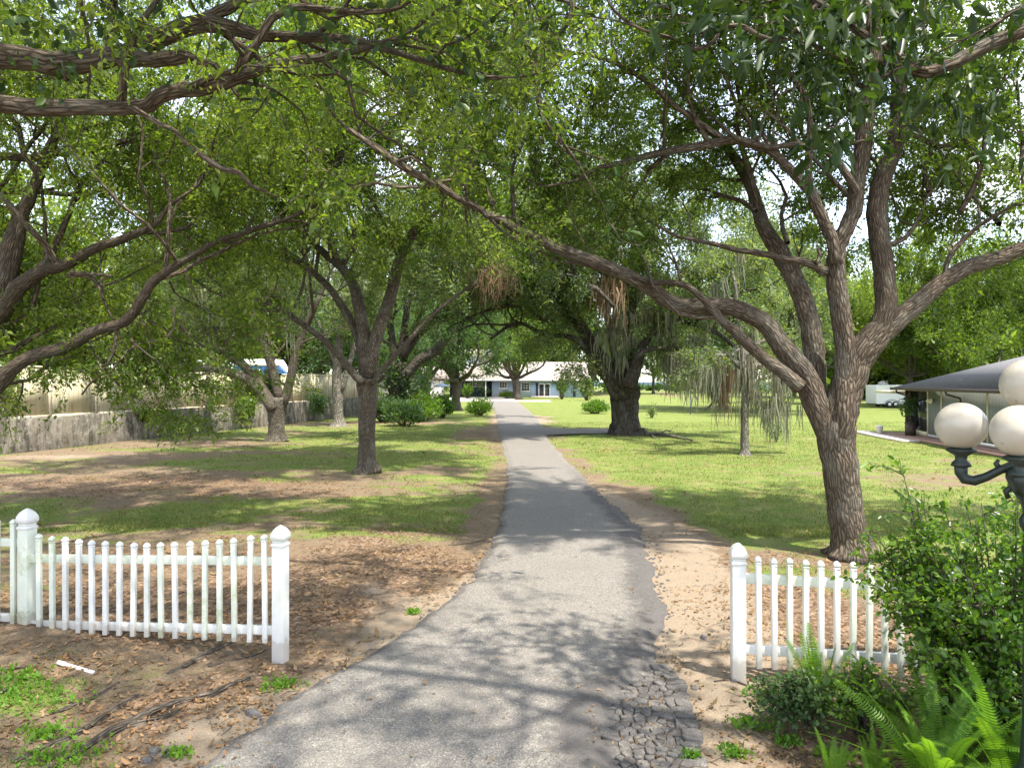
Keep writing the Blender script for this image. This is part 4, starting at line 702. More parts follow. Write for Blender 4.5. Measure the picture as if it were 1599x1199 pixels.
m = MB(); x0, x1 = hx(690), hx(920); y0, yr, y1 = HYr - .7, HYr + 5, HYr + 10.5; m.prism([(x0, y0, 2.92), (x0, yr, 6.0), (x0, y1, 2.92), (x0, y1, 2.8), (x0, y0, 2.8)], (x1 - x0, 0, 0)); m.build('roof', M['shing'], t)
m = MB(); m.box(((x0 + x1) / 2, y0 - .06, 2.84), (x1 - x0, .1, .22)); m.build('fascia', M['white_paint'], t)
m = MB(); m.box(((hx(706) + hx(762)) / 2, HYr + 5.2, 5.2), (hx(762) - hx(706), 4.0, 3.2)); m.build('upper_wall', M['white_paint'], t)
m = MB(); m.prism([(hx(700), HYr + 2.8, 6.8), (hx(700), HYr + 5.2, 8.2), (hx(700), HYr + 7.6, 6.8)], (hx(768) - hx(700), 0, 0)); m.build('upper_roof', M['shing'], t)
m = MB(); m.box((hx(758.5), HYr - .4, 1.4), (.18, .18, 2.75)); m.build('porch_post', M['white_paint'], t)
def window(par, xc, zc, w, h, yf, nxp=3, nyp=3, fr=.07, mat='white_paint'):
    m = MB(); m.box((xc, yf - .03, zc + h / 2 - fr / 2), (w, .08, fr)); m.box((xc, yf - .03, zc - h / 2 + fr / 2), (w, .08, fr))
    for s_ in (-1, 1): m.box((xc + s_ * (w / 2 - fr / 2), yf - .035, zc), (fr, .08, h - 2 * fr - .004))
    for a in range(1, nxp): m.box((xc - w / 2 + w * a / nxp, yf - .025, zc), (.035, .05, h - 2 * fr - .004))
    for a in range(1, nyp): m.box((xc, yf - .02, zc - h / 2 + h * a / nyp), (w - 2 * fr - .004, .05, .035))
    o = m.build('window', M[mat], par); m = MB(); m.box((xc, yf + .004, zc), (w - 2 * fr, .03, h - 2 * fr)); g = m.build('pane', M['glass'], o)
    m = MB(); m.box((xc, yf - .05, zc - h / 2 - .05), (w + .16, .14, .08)); m.build('sill', M[mat], o); return o
for xa, xb, ya, yb in ((779.5, 792, 596, 606), (814, 827, 597, 610.5), (872, 882, 598, 611)): window(t, (hx(xa) + hx(xb)) / 2, (hz(ya) + hz(yb)) / 2, hx(xb) - hx(xa), hz(ya) - hz(yb), HYr)
for xa, xb in ((736, 744), (746, 753)): window(t, (hx(xa) + hx(xb)) / 2, (hz(595) + hz(603)) / 2, hx(xb) - hx(xa), 1, HYr + 3)
for xa, xb in ((716, 726), (731, 741), (746, 756)): window(t, (hx(xa) + hx(xb)) / 2, 6.0, hx(xb) - hx(xa), 1.1, HYr + 3.2)
dm = MB(); dx0, dx1 = hx(841), hx(859); 
for xx in (dx0 + .05, dx1 - .05, (dx0 + dx1) / 2): dm.box((xx, HYr - .05, 1.1), (.12 if xx != (dx0 + dx1) / 2 else .2, .1, 2.2))
dm.box(((dx0 + dx1) / 2, HYr - .05, 2.25), (dx1 - dx0, .11, .14)); d_ = dm.build('door', M['white_paint'], t); m = MB(); m.box(((dx0 + dx1) / 2, HYr - .005, 1.12), (dx1 - dx0 - .2, .04, 2.1)); m.build('glass_pane', M['glass'], d_)
for xx in (838.5, 897): m = MB(); m.box((hx(xx), HYr - .04, 1.25), (.4, .08, 2.3)); m.build('shutter', M['door_dark'], t)
m = MB(); m.box((hx(850), HYr - 1.0, .1), (4.5, 2, .2)); m.build('step', M['pad'], t)
t = thing('garage', 'white garage building left of the blue house behind the shrub bed', 'garage', (-15.5, 112, 0))
m = MB(); m.box((-16, 113, 1.5), (9.5, 9, 3.0)); m.build('wall', M['white_paint'], t); m = MB(); m.prism([(-21.2, 107.9, 3.0), (-21.2, 113, 5.0), (-21.2, 118.1, 3.0)], (10.4, 0, 0)); m.build('roof', M['shing'], t); m = MB(); m.box((-15.4, 108.47, 1.15), (4.4, .08, 2.3)); m.build('garage_door', M['pad'], t)
t = thing('patio_umbrella', 'dark open parasol standing on the parking court left of the driveway end', 'umbrella', (hx(690, 95), 95, 0))
ux = hx(690, 95); m = MB(); m.tube([(ux, 95, 0.02), (ux, 95, 2.35)], [.04, .03], 8); m.build('pole', M['tyre'], t); m = MB(); m.lathe((ux, 95, 1.95), [(1.35, 0), (.7, .28), (.04, .5)], 8, True); m.build('canopy', M['slate'], t); m = MB(); m.lathe((ux, 95, .03), [(.3, 0), (.3, .08), (.08, .12)], 12); m.build('base', M['tyre'], t)
# ------------------------------------------------------------------ grey house on the right
k = NM('grey_siding'); P = k.pos((4.2, 4.2, 0)); sp = k.n('ShaderNodeSeparateXYZ'); k.l(P, sp.inputs[0]); gr = k.math('ABSOLUTE', k.math('SUBTRACT', k.math('FRACT', sp.outputs[1]), .5))
c = k.ramp(k.noise(k.pos(), 1.5, 4), [(.3, (.22, .235, .24)), (.7, (.27, .285, .29))]); c = k.mix(k.ramp(gr, [(0, .6), (.06, 0)]), c, (.08, .085, .09)); M['siding'] = k.done(c, .7)
k = NM('grey_shingles'); c = k.ramp(k.noise(k.pos((2, 2, 9)), 5, 6, .7), [(.3, (.115, .11, .11)), (.7, (.22, .215, .215))]); M['gsh'] = k.done(c, .9, k.noise(k.pos((3, 3, 16)), 4, 3), .5, .02)
M['cream'] = plain('cream_trim', (.68, .63, .47), .6); M['brown'] = plain('dark_gutter', (.07, .05, .045), .5); k = NM('brick_paving'); br_ = k.n('ShaderNodeTexBrick'); k.l(k.pos((6, 6, 6)), br_.inputs[0]); br_.inputs[1].default_value = (.22, .11, .08, 1); br_.inputs[2].default_value = (.28, .16, .12, 1); br_.inputs[3].default_value = (.30, .26, .22, 1); M['brick'] = k.done(br_.outputs[0], .9)
t = thing('house', 'low grey-sided house with dark gutter and grey shingle roof behind the lamp globes', 'house', (20, 32, 0))
wa = np.array((20.05, 34.0)); wb = np.array((18.3, 19.0)); wd = unit(wb - wa); wn2 = np.array((-wd[1], wd[0]))  # points away from the drive
if wn2[0] < 0: wn2 = -wn2
def wp(s_, o=0.0, z=0.0): p = wa + wd * s_ + wn2 * o; return (p[0], p[1], z)
m = MB(); m.prism([wp(0, 0, .1), wp(15, 0, .1), wp(15, 9, .1), wp(0, 9, .1)], (0, 0, 2.28)); m.build('wall', M['siding'], t)
m = MB(); [m.prism([wp(a, -.03, .1), wp(a + .11, -.03, .1), wp(a + .11, 0.0, .1), wp(a, 0.0, .1)], (0, 0, 2.18)) for a in (0, 1.35, 5.2)]; m.prism([wp(.11, -.028, 2.281), wp(15, -.028, 2.281), wp(15, 0, 2.281), wp(.11, 0, 2.281)], (0, 0, .09)); m.build('trim', M['cream'], t)
m = MB(); m.prism([wp(.12, -.04, .1), wp(15, -.04, .1), wp(15, 0, .1), wp(.12, 0, .1)], (0, 0, .12)); m.build('base_board', M['white_paint'], t)
# roof: hip at the far corner
e = .55; c0, c1, c2, c3 = wp(-2.6, -e, 2.44), wp(15.5, -e, 2.44), wp(15.5, 9.5, 2.44), wp(-2.6, 9.5, 2.44); r0 = wp(2.2, 4.5, 4.25); r1 = wp(15.5, 4.5, 4.25)
m = MB(); m.add([c0, c1, c2, c3, r0, r1], [np.array([(0, 1, 5, 4), (2, 3, 4, 5)]), np.array([(3, 0, 4), (1, 2, 5)]), np.array([(0, 3, 2, 1)])]); m.build('roof', M['gsh'], t)
m = MB(); m.prism([wp(-2.62, -e - .1, 2.30), wp(15.5, -e - .1, 2.30), wp(15.5, -e - .005, 2.30), wp(-2.62, -e - .005, 2.30)], (0, 0, .15)); m.prism([wp(-2.72, -e - .1, 2.30), wp(-2.63, -e - .1, 2.30), wp(-2.63, 9.5, 2.30), wp(-2.72, 9.5, 2.30)], (0, 0, .15)); m.build('gutter', M['brown'], t)
m = MB(); m.prism([wp(-2.6, -e, 2.40), wp(15.5, -e, 2.40), wp(15.5, -.03, 2.385), wp(-2.6, -.03, 2.385)], (0, 0, .03)); m.build('soffit', M['cream'], t)
for s_, z0 in ((-2.1, 0), (3.0, 0)):
    m = MB(); m.tube([wp(s_, -e - .03, 2.32), wp(s_ + .05, -e - .02, 2.18), wp(s_ + .3, -.12, 2.02), wp(s_ + .35, -.1, 1.8), wp(s_ + .35, -.1, .12)], [.05] * 5, 8); m.build('downspout', M['brown'], t)
m = MB(); [m.prism([wp(a, -.05, .1), wp(a + .13, -.05, .1), wp(a + .13, .08, .1), wp(a, .08, .1)], (0, 0, 2.3)) for a in (-2.35, -1.9)]; m.build('porch_post', M['brown'], t)
m = MB(); m.prism([wp(-1.76, .0, .32), wp(-.02, .0, .32), wp(-.02, .02, .32), wp(-1.76, .02, .32)], (0, 0, 1.95)); m.build('porch_screen', M['glass'], t)
m = MB(); m.prism([wp(-1.76, -.02, .1), wp(-.02, -.02, .1), wp(-.02, .03, .1), wp(-1.76, .03, .1)], (0, 0, .2)); m.build('kick_board', M['cream'], t)
m = MB(); m.prism([wp(-5.0, -.55, 2.12), wp(-2.75, -.55, 2.12), wp(-2.75, 4, 2.12), wp(-5.0, 4, 2.12)], (0, 0, .14)); m.build('awning', M['cream'], t); m = MB(); m.box(wp(-4.9, -.4, 1.06), (.1, .1, 2.12)); m.build('awning_post', M['brown'], t) if False else None
m = MB(); m.box(wp(.62, -.10, 1.85), (.10, .16, .16)); m.lathe(wp(.5, -.2, 1.80), [(.03, .1), (.08, .06), (.09, 0), (.02, -.03)], 10); m.lathe(wp(.8, -.2, 1.74), [(.03, .1), (.08, .06), (.09, 0), (.02, -.03)], 10); m.build('wall_light', M['cream'], t)
m = MB(); m.prism([wp(-3.2, -1.0, -.1), wp(15, -1.0, -.1), wp(15, 9, -.1), wp(-3.2, 9, -.1)], (0, 0, .17)); struct(m.build('brick_terrace', M['brick']), 'brick terrace along the grey house')
m = MB(); m.prism([wp(-4.8, -1.9, -.1), wp(1.6, -1.9, -.1), wp(1.6, -1.02, -.1), wp(-4.8, -1.02, -.1)], (0, 0, .13)); struct(m.build('concrete_path', M['pad']), 'pale concrete strip in front of the brick terrace')
bp = wp(-2.6, -1.2, .035); t = thing('bucket', 'white plastic bucket standing at the corner of the grey house terrace', 'bucket', bp); m = MB(); m.lathe(bp, [(.13, 0), (.17, .38), (.185, .38), (.185, .42), (.15, .42), (.12, .03)], 20); m.build('pail', M['white_paint'], t, True); m = MB(); m.tube([np.array(bp) + (.18 * math.cos(a), .18 * math.sin(a), .40 - .1 * math.sin(a)) for a in np.linspace(0, 3.14, 9)], [.006] * 9, 5); m.build('handle', M['chrome'], t)
pp_ = np.array(wp(-1.0, -.35, .075)); t = thing('potted_plant', 'tall plant in a square dark pot in front of the screened porch', 'potted plant', pp_); m = MB(); m.box(pp_ + (0, 0, .3), (.36, .36, .6)); m.box(pp_ + (0, 0, .61), (.4, .4, .05)); m.build('pot', M['brown'], t); m = MB(); m.tube([pp_ + (0, 0, .6), pp_ + (.03, 0, 1.1), pp_ + (0, 0, 1.5)], [.03, .025, .02], 6); m.build('stem', M['bark_dark'], t); q_ = pp_ + (0, 0, 1.5) + rng.normal(0, .2, (30, 3)); leaf_mesh('leaves', q_, q_ + .08, 8, .2, M['leaf_dark'], t, .12, .3, .3, .6)
# ------------------------------------------------------------------ trailer
TY = 74.0; tx = hx(1368, TY); t = thing('cargo_trailer', 'white enclosed cargo trailer with twin axles parked on the far right lawn', 'trailer', (tx + 3, TY + 1, 0))
m = MB(); m.box((tx + 3.2, TY + 1.1, 1.33), (6.4, 2.2, 2.0)); bevel(m.build('body', M['white_paint'], t), .05, 3)
m = MB(); m.box((tx + 3.2, TY + 1.1, .29), (6.2, 2.0, .07)); m.box((tx + 5.3, TY - .01, .32), (2.1, .05, .12)); m.build('chassis', M['tyre'], t)
for wx in (1.35, 2.0):
    for wy in (-.02, 2.22):
        m = MB(); m.tube([(tx + wx, TY + wy - .1, .3), (tx + wx, TY + wy + .1, .3)], [.30, .30], 20); w_ = m.build('wheel', M['tyre'], t); m = MB(); m.tube([(tx + wx, TY + wy - .13, .3), (tx + wx, TY + wy + .13, .3)], [.17, .17], 14); m.build('rim', M['white_paint'], w_)
m = MB(); m.tube([(tx + 1.68 + .75 * math.cos(a), TY - .03, .42 + .32 * math.sin(a)) for a in np.linspace(0, 3.14, 9)], [.03] * 9, 5); m.build('mudguard', M['tyre'], t)
m = MB(); m.box((tx + 4.7, TY - .012, 1.3), (1.0, .03, 1.75)); d_ = m.build('door', M['white_paint'], t); m = MB(); m.box((tx + 4.3, TY - .04, 1.2), (.1, .05, .16)); m.build('handle', M['tyre'], d_)
m = MB(); [m.box((tx + 4.7 + s_ * .53, TY - .008, 1.3), (.03, .022, 1.8)) for s_ in (-1, 1)]; m.build('door_seal', M['chrome'], t)
m = MB(); m.box((tx + 1.3, TY + 1.1, 2.5), (.75, .75, .32), tap=.85); m.lathe((tx + 1.3, TY + 1.1, 2.66), [(.22, 0), (.22, .08), (.1, .1)], 14); m.build('roof_vent', M['chrome'], t)
# stake and fallen branch on the right lawn
sp_ = gp(1078, 647); t = MB(); t.tube([sp_, sp_ + (0, 0, 1.45)], [.035, .03], 8); t.lathe(sp_ + (0, 0, 1.45), [(.045, 0), (.045, .04), (.01, .07)], 8); tag(t.build('metal_stake', M['slate']), 'thin dark metal stake standing in the sunlit lawn left of the mossy tree', 'stake')
t = thing('fallen_branch', 'grey fallen branch lying on the grass beside the big mossy oak', 'branch', gp(1040, 682)); m = MB(); m.tube([gp(1008, 680) + (0, 0, .05), gp(1030, 680) + (0, 0, .1), gp(1055, 684) + (0, 0, .07), gp(1082, 689) + (0, 0, .04)], [.10, .08, .06, .03], 8, wob=.2); m.tube([gp(1030, 680) + (0, 0, .1), gp(1040, 677) + (0, 0, .18), gp(1052, 676) + (0, 0, .06)], [.05, .04, .02], 6); m.tube([gp(1015, 679) + (0, 0, .1), gp(1020, 684) + (0, 0, .1), gp(1030, 687) + (0, 0, .03)], [.04, .03, .02], 6); m.build('wood', M['bark_pale'], t, True, True)
# ------------------------------------------------------------------ shrubs in the middle distance
def bush(px, py, w, h, leaf, label, seed, n=160, K=26, size=.13, name='shrub', group='shrubs beyond the lawn', up=.2):
    b = gp(px, py); Y = b[1]; ww = w / F * Y / 2; hh = h / F * Y; r = np.random.default_rng(seed); t = thing(name, label, 'shrub', b, group); m = MB(); s0 = []; s1 = []
    for i in range(n):
        a = r.uniform(0, 6.283); q = math.sqrt(r.uniform(0, 1)) * .9; rad = q * ww; e = np.array((math.cos(a) * rad, math.sin(a) * rad, hh * math.sqrt(max(.05, 1 - q * q * .85)) * r.uniform(.5, 1.1))) * (.72 + .55 * float(vnoise(a * 1.1 + seed, q * 2 + seed)))
        p0 = b + e * (.25, .25, 0); p1 = b + e * (.8, .8, .6); p2 = b + e
        if i < 40: m.tube([p0, p1, p2], [.02, .012, .006], 4)
        s0.append(p1); s1.append(p2)
    m.build('stems', M['bark_mid'], t); leaf_mesh('foliage', s0, s1, K, size, M[leaf], t, .13, .4, up, -.5, seed=seed)
bush(748, 648, 44, 23, 'leaf_shrub', 'rounded bright green shrub alone on the left verge of the driveway', 1)
bush(930, 645, 44, 19, 'leaf_shrub', 'low green shrub just left of the massive mossy oak', 2)
bl_ = [('dark low shrub at the left end of the shrub bed', 599, 658, 56, 36), ('dark shrub in front of the ivy-wrapped trunk', 632, 664, 78, 34), ('leafy shrub right of the ivy-wrapped trunk', 662, 657, 62, 42), ('shrub at the right end of the shrub bed', 690, 652, 40, 34), ('tall yellow-green shrub at the back of the shrub bed', 655, 640, 34, 32), ('yellow-green shrub at the back left of the shrub bed', 592, 643, 30, 30)]
for i, (lb, *a) in enumerate(bl_): bush(*a, ('leaf_dark', 'leaf_dark', 'leaf_shrub', 'leaf_shrub', 'leaf_yel', 'leaf_yel')[i], lb, 20 + i, K=22, size=.17)
bush(917, 625, 22, 34, 'leaf_yel', 'bright young tree-like shrub at the right end of the blue house', 5, 80, 24, .26)
bush(877, 623, 18, 36, 'leaf_shrub', 'slim young tree in front of the right window of the blue house', 6, 60, 20, .26)
bush(730, 622, 14, 20, 'leaf_shrub', 'shrub by the dark porch wall of the blue house', 7, 60, 20, .26)
bush(795, 622, 34, 10, 'leaf_yel', 'low hedge under the left window of the blue house', 8, 90, 20, .2)
bush(1018, 652, 12, 20, 'leaf_grey', 'wispy sapling right of the massive mossy oak', 9, 26, 14, .12)
bush(1212, 690, 10, 34, 'leaf_grey', 'slim sapling in the lawn between the mossy tree and the forked oak', 10, 24, 14, .10)
for i, px in enumerate(range(1000, 1110, 14)): bush(px, 609.5 + (i % 3) * .4, (20, 10, 14, 8, 22, 9, 12, 16)[i], (7, 4, 9, 4, 5, 3.5, 8, 4)[i], 'leaf_dark', ['shoreline shrub nearest the big mossy oak', 'second shoreline shrub from the big mossy oak', 'third shoreline shrub from the big mossy oak', 'fourth shoreline shrub from the big mossy oak', 'fourth shoreline shrub from the right', 'third shoreline shrub from the right', 'second shoreline shrub from the right', 'rightmost shoreline shrub before the lake'][i], 40 + i, 40, 16, .6, group='shrubs along the lake shore')
tm('mid objects')
# ------------------------------------------------------------------ white picket fences
def cap_prof(m, c, w, hcap, n=4):
    """gothic post cap: collar, neck and pointed bulb, square plan"""
    for z0, z1, a, b in ((0, .10, 1.12, 1.12), (.10, .16, 1.12, .92), (.16, .26, .92, .92), (.26, .34, .92, 1.14)):
        pr = [(a * w * .7071, z0 * hcap), (b * w * .7071, z1 * hcap)]; L4(m, c, pr)
    L4(m, c, [(1.14 * w * .7071, .34 * hcap), (1.20 * w * .7071, .46 * hcap), (1.10 * w * .7071, .62 * hcap), (.80 * w * .7071, .80 * hcap), (.40 * w * .7071, .93 * hcap), (.03 * w, hcap)])
def L4(m, c, prof):
    V = []; 
    for r_, z in prof: V += [(c[0] + r_ * math.cos(math.pi / 4 + q * math.pi / 2 + c[3]), c[1] + r_ * math.sin(math.pi / 4 + q * math.pi / 2 + c[3]), c[2] + z) for q in range(4)]
    Fs = [(4 * i + j, 4 * i + (j + 1) % 4, 4 * i + 4 + (j + 1) % 4, 4 * i + 4 + j) for i in range(len(prof) - 1) for j in range(4)] + [tuple(range(4))[::-1], tuple(range(4 * len(prof) - 4, 4 * len(prof)))]
    m.add(V, [np.array(Fs)])
def post(par, x, y, z0, h, w, rz, mat='white', cap='white', hc=.2):
    m = MB(); m.box((x, y, z0 - .1 + (h - hc + .1) / 2), (w, w, h - hc + .1), rz); o = bevel(m.build('post', M[mat], par), .006); m = MB(); cap_prof(m, (x, y, z0 + h - hc, rz), w, hc); bevel(m.build('post_cap', M[cap], o), .004); return o
def picket_section(par, A, B, n, s0, ds, bot, top, r1, r2, sag=0.0, algae=(), tilt=None, w=.046):
    A = np.array(A, float); B = np.array(B, float); d = B - A; L_ = np.linalg.norm(d); d = d / L_; rz = math.atan2(d[1], d[0])
    for i in range(n):
        s_ = s0 + i * ds; u_ = s_ / L_; x, y = A + d * s_; x += d[1] * 0.045; y -= d[0] * .045; b_ = bot[0] * (1 - u_) + bot[1] * u_; t_ = top[0] * (1 - u_) + top[1] * u_ - sag * math.sin(math.pi * u_) + random.Random(i).uniform(-.006, .006)
        m = MB(); hc = .075; rt = random.Random(i * 3 + 1).uniform(-.012, .012); V0 = np.array((x, y, b_)); V1 = np.array((x + rt, y, t_ - hc)); m.bar(V0, V1, w, w); cap_prof(m, (V1[0], V1[1], t_ - hc, rz), w, hc); bevel(m.build('picket', M['algae' if i in algae else 'white'], par), .003)
    for (za, zb) in (r1, r2): m = MB(); m.bar((*A, za), (*B, zb), .045, .088); bevel(m.build('rail', M['algae' if za > .7 and algae else 'white'], par), .004)
LA, LB = gp(43, 978)[:2], gp(438, 1025)[:2]; LA = np.array((-5.47, 7.95)); LB = np.array((-2.35, 7.15))
t = thing('picket_fence', 'white picket fence left of the driveway with a scalloped top and algae stains', 'fence', (*((LA + LB) / 2), 0))
rzl = math.atan2(LB[1] - LA[1], LB[0] - LA[0])
post(t, *LA, 0, 1.36, .135, rzl, 'algae', 'white', .23); post(t, *LB, -.02, 1.355, .125, rzl, hc=.21)
picket_section(t, LA + (LB - LA) * .02, LB - (LB - LA) * .018, 17, .16, (3.22 - .34) / 16 * .99, (.00, .15), (1.10, 1.26), (.80, .965), (.06, .265), .10, algae=(0, 1, 9, 11, 12, 13, 14))
LC = LA + np.array((-2.9, .30)); picket_section(t, LC, LA - (LA - LC) * .02, 14, .12, .205, (.03, .03), (1.24, 1.25), (.98, .97), (.13, .12), .03, algae=tuple(range(10, 14))); post(t, *LC, 0, 1.36, .13, 0)
RA = np.array((2.145, 6.68)); RB = np.array((5.2, 6.30)); t = thing('picket_fence', 'white picket fence right of the driveway running in behind the shrub', 'fence', (*((RA + RB) / 2), 0)); rzr = math.atan2(RB[1] - RA[1], RB[0] - RA[0])
post(t, *RA, -.02, 1.285, .125, rzr + .0, hc=.2); post(t, *RB, -.02, 1.285, .125, rzr, hc=.2)
picket_section(t, RA + (RB - RA) * .02, RB - (RB - RA) * .02, 20, .12, .1395, (.105, .06), (1.155, 1.06), (.93, .86), (.26, .21), .0, algae=(2, 3, 6, 7, 8, 9, 10))
# ------------------------------------------------------------------ globe lamp
k = NM('milky_globe'); v = k.pos(); c = k.ramp(k.noise(v, 5, 5), [(.3, (.40, .36, .29)), (.7, (.50, .465, .39))]); sp = k.n('ShaderNodeSeparateXYZ')
c = k.mix(k.ramp(k.noise(v, 26, 4, .6), [(.68, 0), (.72, .8)]), c, (.12, .09, .06)); c = k.mix(k.ramp(k.noise(v, 75, 2), [(.73, 0), (.76, .6)]), c, (.16, .13, .09)); M['globe'] = k.done(c, .28, k.noise(v, 3, 2), .1, .01, .5, Subsurface_Weight=.25, Subsurface_Scale=.05)
M['iron'] = plain('green_iron', (.010, .020, .017), .42, .5, .3, 20, dirt=(.10, .12, .09), dirt_amt=.3)
hb = np.array((3.205, 4.36)); t = thing('street_lamp', 'dark green cast iron lamp with white globe lights at the right edge', 'street lamp', (*hb, 0))
m = MB(); m.lathe((*hb, 0), [(.19, 0), (.19, .12), (.15, .16), (.12, .34), (.055, .42), (.04, .7), (.034, 1.7), (.032, 1.86), (.055, 1.9), (.055, 1.94), (.036, 1.98), (.05, 2.05), (.10, 2.12), (.125, 2.19), (.125, 2.23), (.08, 2.27), (.05, 2.33), (.045, 2.5), (.07, 2.54), (.10, 2.60), (.105, 2.62)], 28); bevel(m.build('pole', M['iron'], t, True), .002)
gl = [(-.285, .22), (-.245, -.255), (.285, -.22), (.245, .255)]
for dx, dy in gl:
    gx, gy = hb[0] + dx, hb[1] + dy; gzc = 2.505; u_ = np.array((dx, dy)) / math.hypot(dx, dy); p0 = hb + u_ * .06
    m = MB(); q = lambda f, z: (*(hb + np.array((dx, dy)) * f), z)
    m.tube([q(.2, 2.275), q(.42, 2.235), q(.62, 2.185), q(.80, 2.155), q(.94, 2.162), q(1.0, 2.20), q(1.0, 2.27)], [.030, .026, .027, .032, .036, .038, .042], 14); m.tube([q(.42, 2.24), q(.48, 2.275), q(.44, 2.30)], [.02, .016, .01], 8); m.tube([q(.18, 2.16), q(.34, 2.10), q(.30, 2.06)], [.022, .018, .016], 8)
    m.lathe((gx, gy, 2.245), [(.03, -.01), (.06, .0), (.052, .022), (.034, .04), (.036, .065), (.088, .098), (.088, .108), (.05, .125)], 20); a_ = m.build('arm', M['iron'], t, True)
    m = MB(); th = np.linspace(-1.42, 1.57, 22); m.lathe((gx, gy, gzc), [(.151 * math.cos(x), .151 * math.sin(x)) for x in th], 40, False); m.build('globe', M['globe'], t, True)
m = MB(); m.lathe((*hb, 2.775), [(.160 * math.cos(x), .160 * math.sin(x)) for x in np.linspace(-1.42, 1.57, 22)], 40, False); m.build('globe', M['globe'], t, True)
# ------------------------------------------------------------------ foreground shrub
def near_shrub(b, label, seed, n, h, lean, size, leaf='leaf_shrub', rad=1.0):
    t = thing('shrub', label, 'shrub', b, 'shrubs in the foreground bed'); R_ = random.Random(seed); m = MB(); s0 = []; s1 = []
    for i in range(n):
        a = R_.uniform(0, 6.283); o = math.sqrt(R_.random()) * rad; e = np.array((math.cos(a) * o + lean[0], math.sin(a) * o * .75 + lean[1], h * (1 - .42 * (o / rad) ** 2) * R_.uniform(.62, 1.08)))
        p0 = b + np.array((math.cos(a) * .12 * rad, math.sin(a) * .12 * rad, 0)); p2 = b + e; p1 = (p0 + p2) / 2 + np.array((0, 0, .22 * h)) * R_.uniform(.5, 1.2) - e * (.1, .1, 0)
        ts = np.linspace(0, 1, 7)[:, None]; P_ = (1 - ts) ** 2 * p0 + 2 * ts * (1 - ts) * p1 + ts ** 2 * p2; m.tube(P_, np.linspace(.011, .003, 7), 5)
        for j in range(2, 6):
            for q in range(R_.choice((2, 3, 3))):
                st = P_[j] * (1 - .5) + P_[j + 1] * .5; d = unit(P_[j + 1] - P_[j]) * .5 + np.array((R_.gauss(0, .6), R_.gauss(0, .6), R_.gauss(.05, .35))); d = unit(d); l = R_.uniform(.14, .34); T_ = [st + d * l * f + np.array((0, 0, -.25 * l * f * f)) for f in (0, .35, .7, 1)]
                m.tube(T_, [.004, .003, .002, .0015], 3, False); s0 += T_[:-1]; s1 += T_[1:]
        s0 += list(P_[4:6]); s1 += list(P_[5:7])
    m.build('stems', M['bark_mid'], t, True, True); leaf_mesh('foliage', s0, s1, 4, size, M[leaf], t, .022, .62, .8, .1, 'oval', seed, .22)
near_shrub(np.array((3.80, 5.45, 0)), 'large glossy green shrub filling the corner under the globe lamp', 3, 88, 1.95, (-.05, .05), .050, rad=.98)
near_shrub(np.array((3.35, 5.45, 0)), 'open sprays of small leaves arching above the pickets left of the glossy shrub', 13, 18, 2.1, (-.30, .1), .045, rad=.40)
near_shrub(np.array((2.75, 5.55, 0)), 'lower dark shrub spreading left in front of the right picket fence', 4, 15, .50, (.05, .05), .043, 'leaf_shrub', rad=.36)
near_shrub(np.array((2.42, 5.75, 0)), 'small dark seedling shrub at the foot of the right picket fence', 6, 16, .42, (-.05, -.05), .042, 'leaf_dark', rad=.25)
near_shrub(np.array((3.85, 5.25, 0)), 'dark shrub behind the ferns at the right edge', 5, 44, .95, (-.1, 0), .05, rad=.7)
tm('shrubs')
# ------------------------------------------------------------------ ferns
def frond(par, base, dirv, L_, arch, seed, w=.075):
    R_ = random.Random(seed); n = 26; ts = np.linspace(0, 1, n); d = np.array((dirv[0], dirv[1], 0)); d = unit(d) if np.linalg.norm(d) > 0 else np.array((1, 0, 0)); el = dirv[2]
    P_ = np.array([base + d * L_ * t_ * math.cos(el) * (.75 + .4 * t_) + np.array((0, 0, L_ * (t_ * math.sin(el) * 1.15 - arch * t_ ** 2.2))) for t_ in ts])
    m = MB(); m.tube(P_, np.linspace(.0035, .0012, n), 4, False); V = []; Fs = []; A = []; c = 0; T_ = np.gradient(P_, axis=0); roll = R_.uniform(-.5, .5); nn_ = 46
    for side in (-1, 1):
        for k_ in range(nn_):
            t_ = .10 + .895 * k_ / nn_; i = min(int(t_ * (n - 1)), n - 2); f = t_ * (n - 1) - i; p = P_[i] * (1 - f) + P_[i + 1] * f; tt = unit(T_[i]); s_ = unit(np.cross(tt, (0, 0, 1))) * side; up = unit(np.cross(s_ * side, tt)); s_ = unit(s_ * math.cos(roll) + up * math.sin(roll) * side)
            ln = w * (1 - t_) ** .45 * min(1, .35 + t_ * 4) * R_.uniform(.88, 1.08); wd = L_ * .895 / nn_ * .30; tip = p + s_ * ln + tt * ln * .28 + up * ln * R_.uniform(-.12, .08)
            V += [p - tt * wd, p + s_ * ln * .55 - tt * wd * .9 + up * .004, tip, p + s_ * ln * .5 + tt * wd * 1.1 + up * .004, p + tt * wd]; Fs.append((c, c + 1, c + 2, c + 3, c + 4)); A += [(.35 + .3 * R_.random()) if t_ < .85 else .8] * 5; c += 5
    m.build('stem', M['fern'], par) if False else None
    o = mesh('frond', np.concatenate((V, np.concatenate(m.V))), [np.array(Fs)] + [f_ + c for f_ in m.F], M['fern'], par, attrs={'rnd': ('FLOAT', 'POINT', A + [.5] * m.n)}); return o
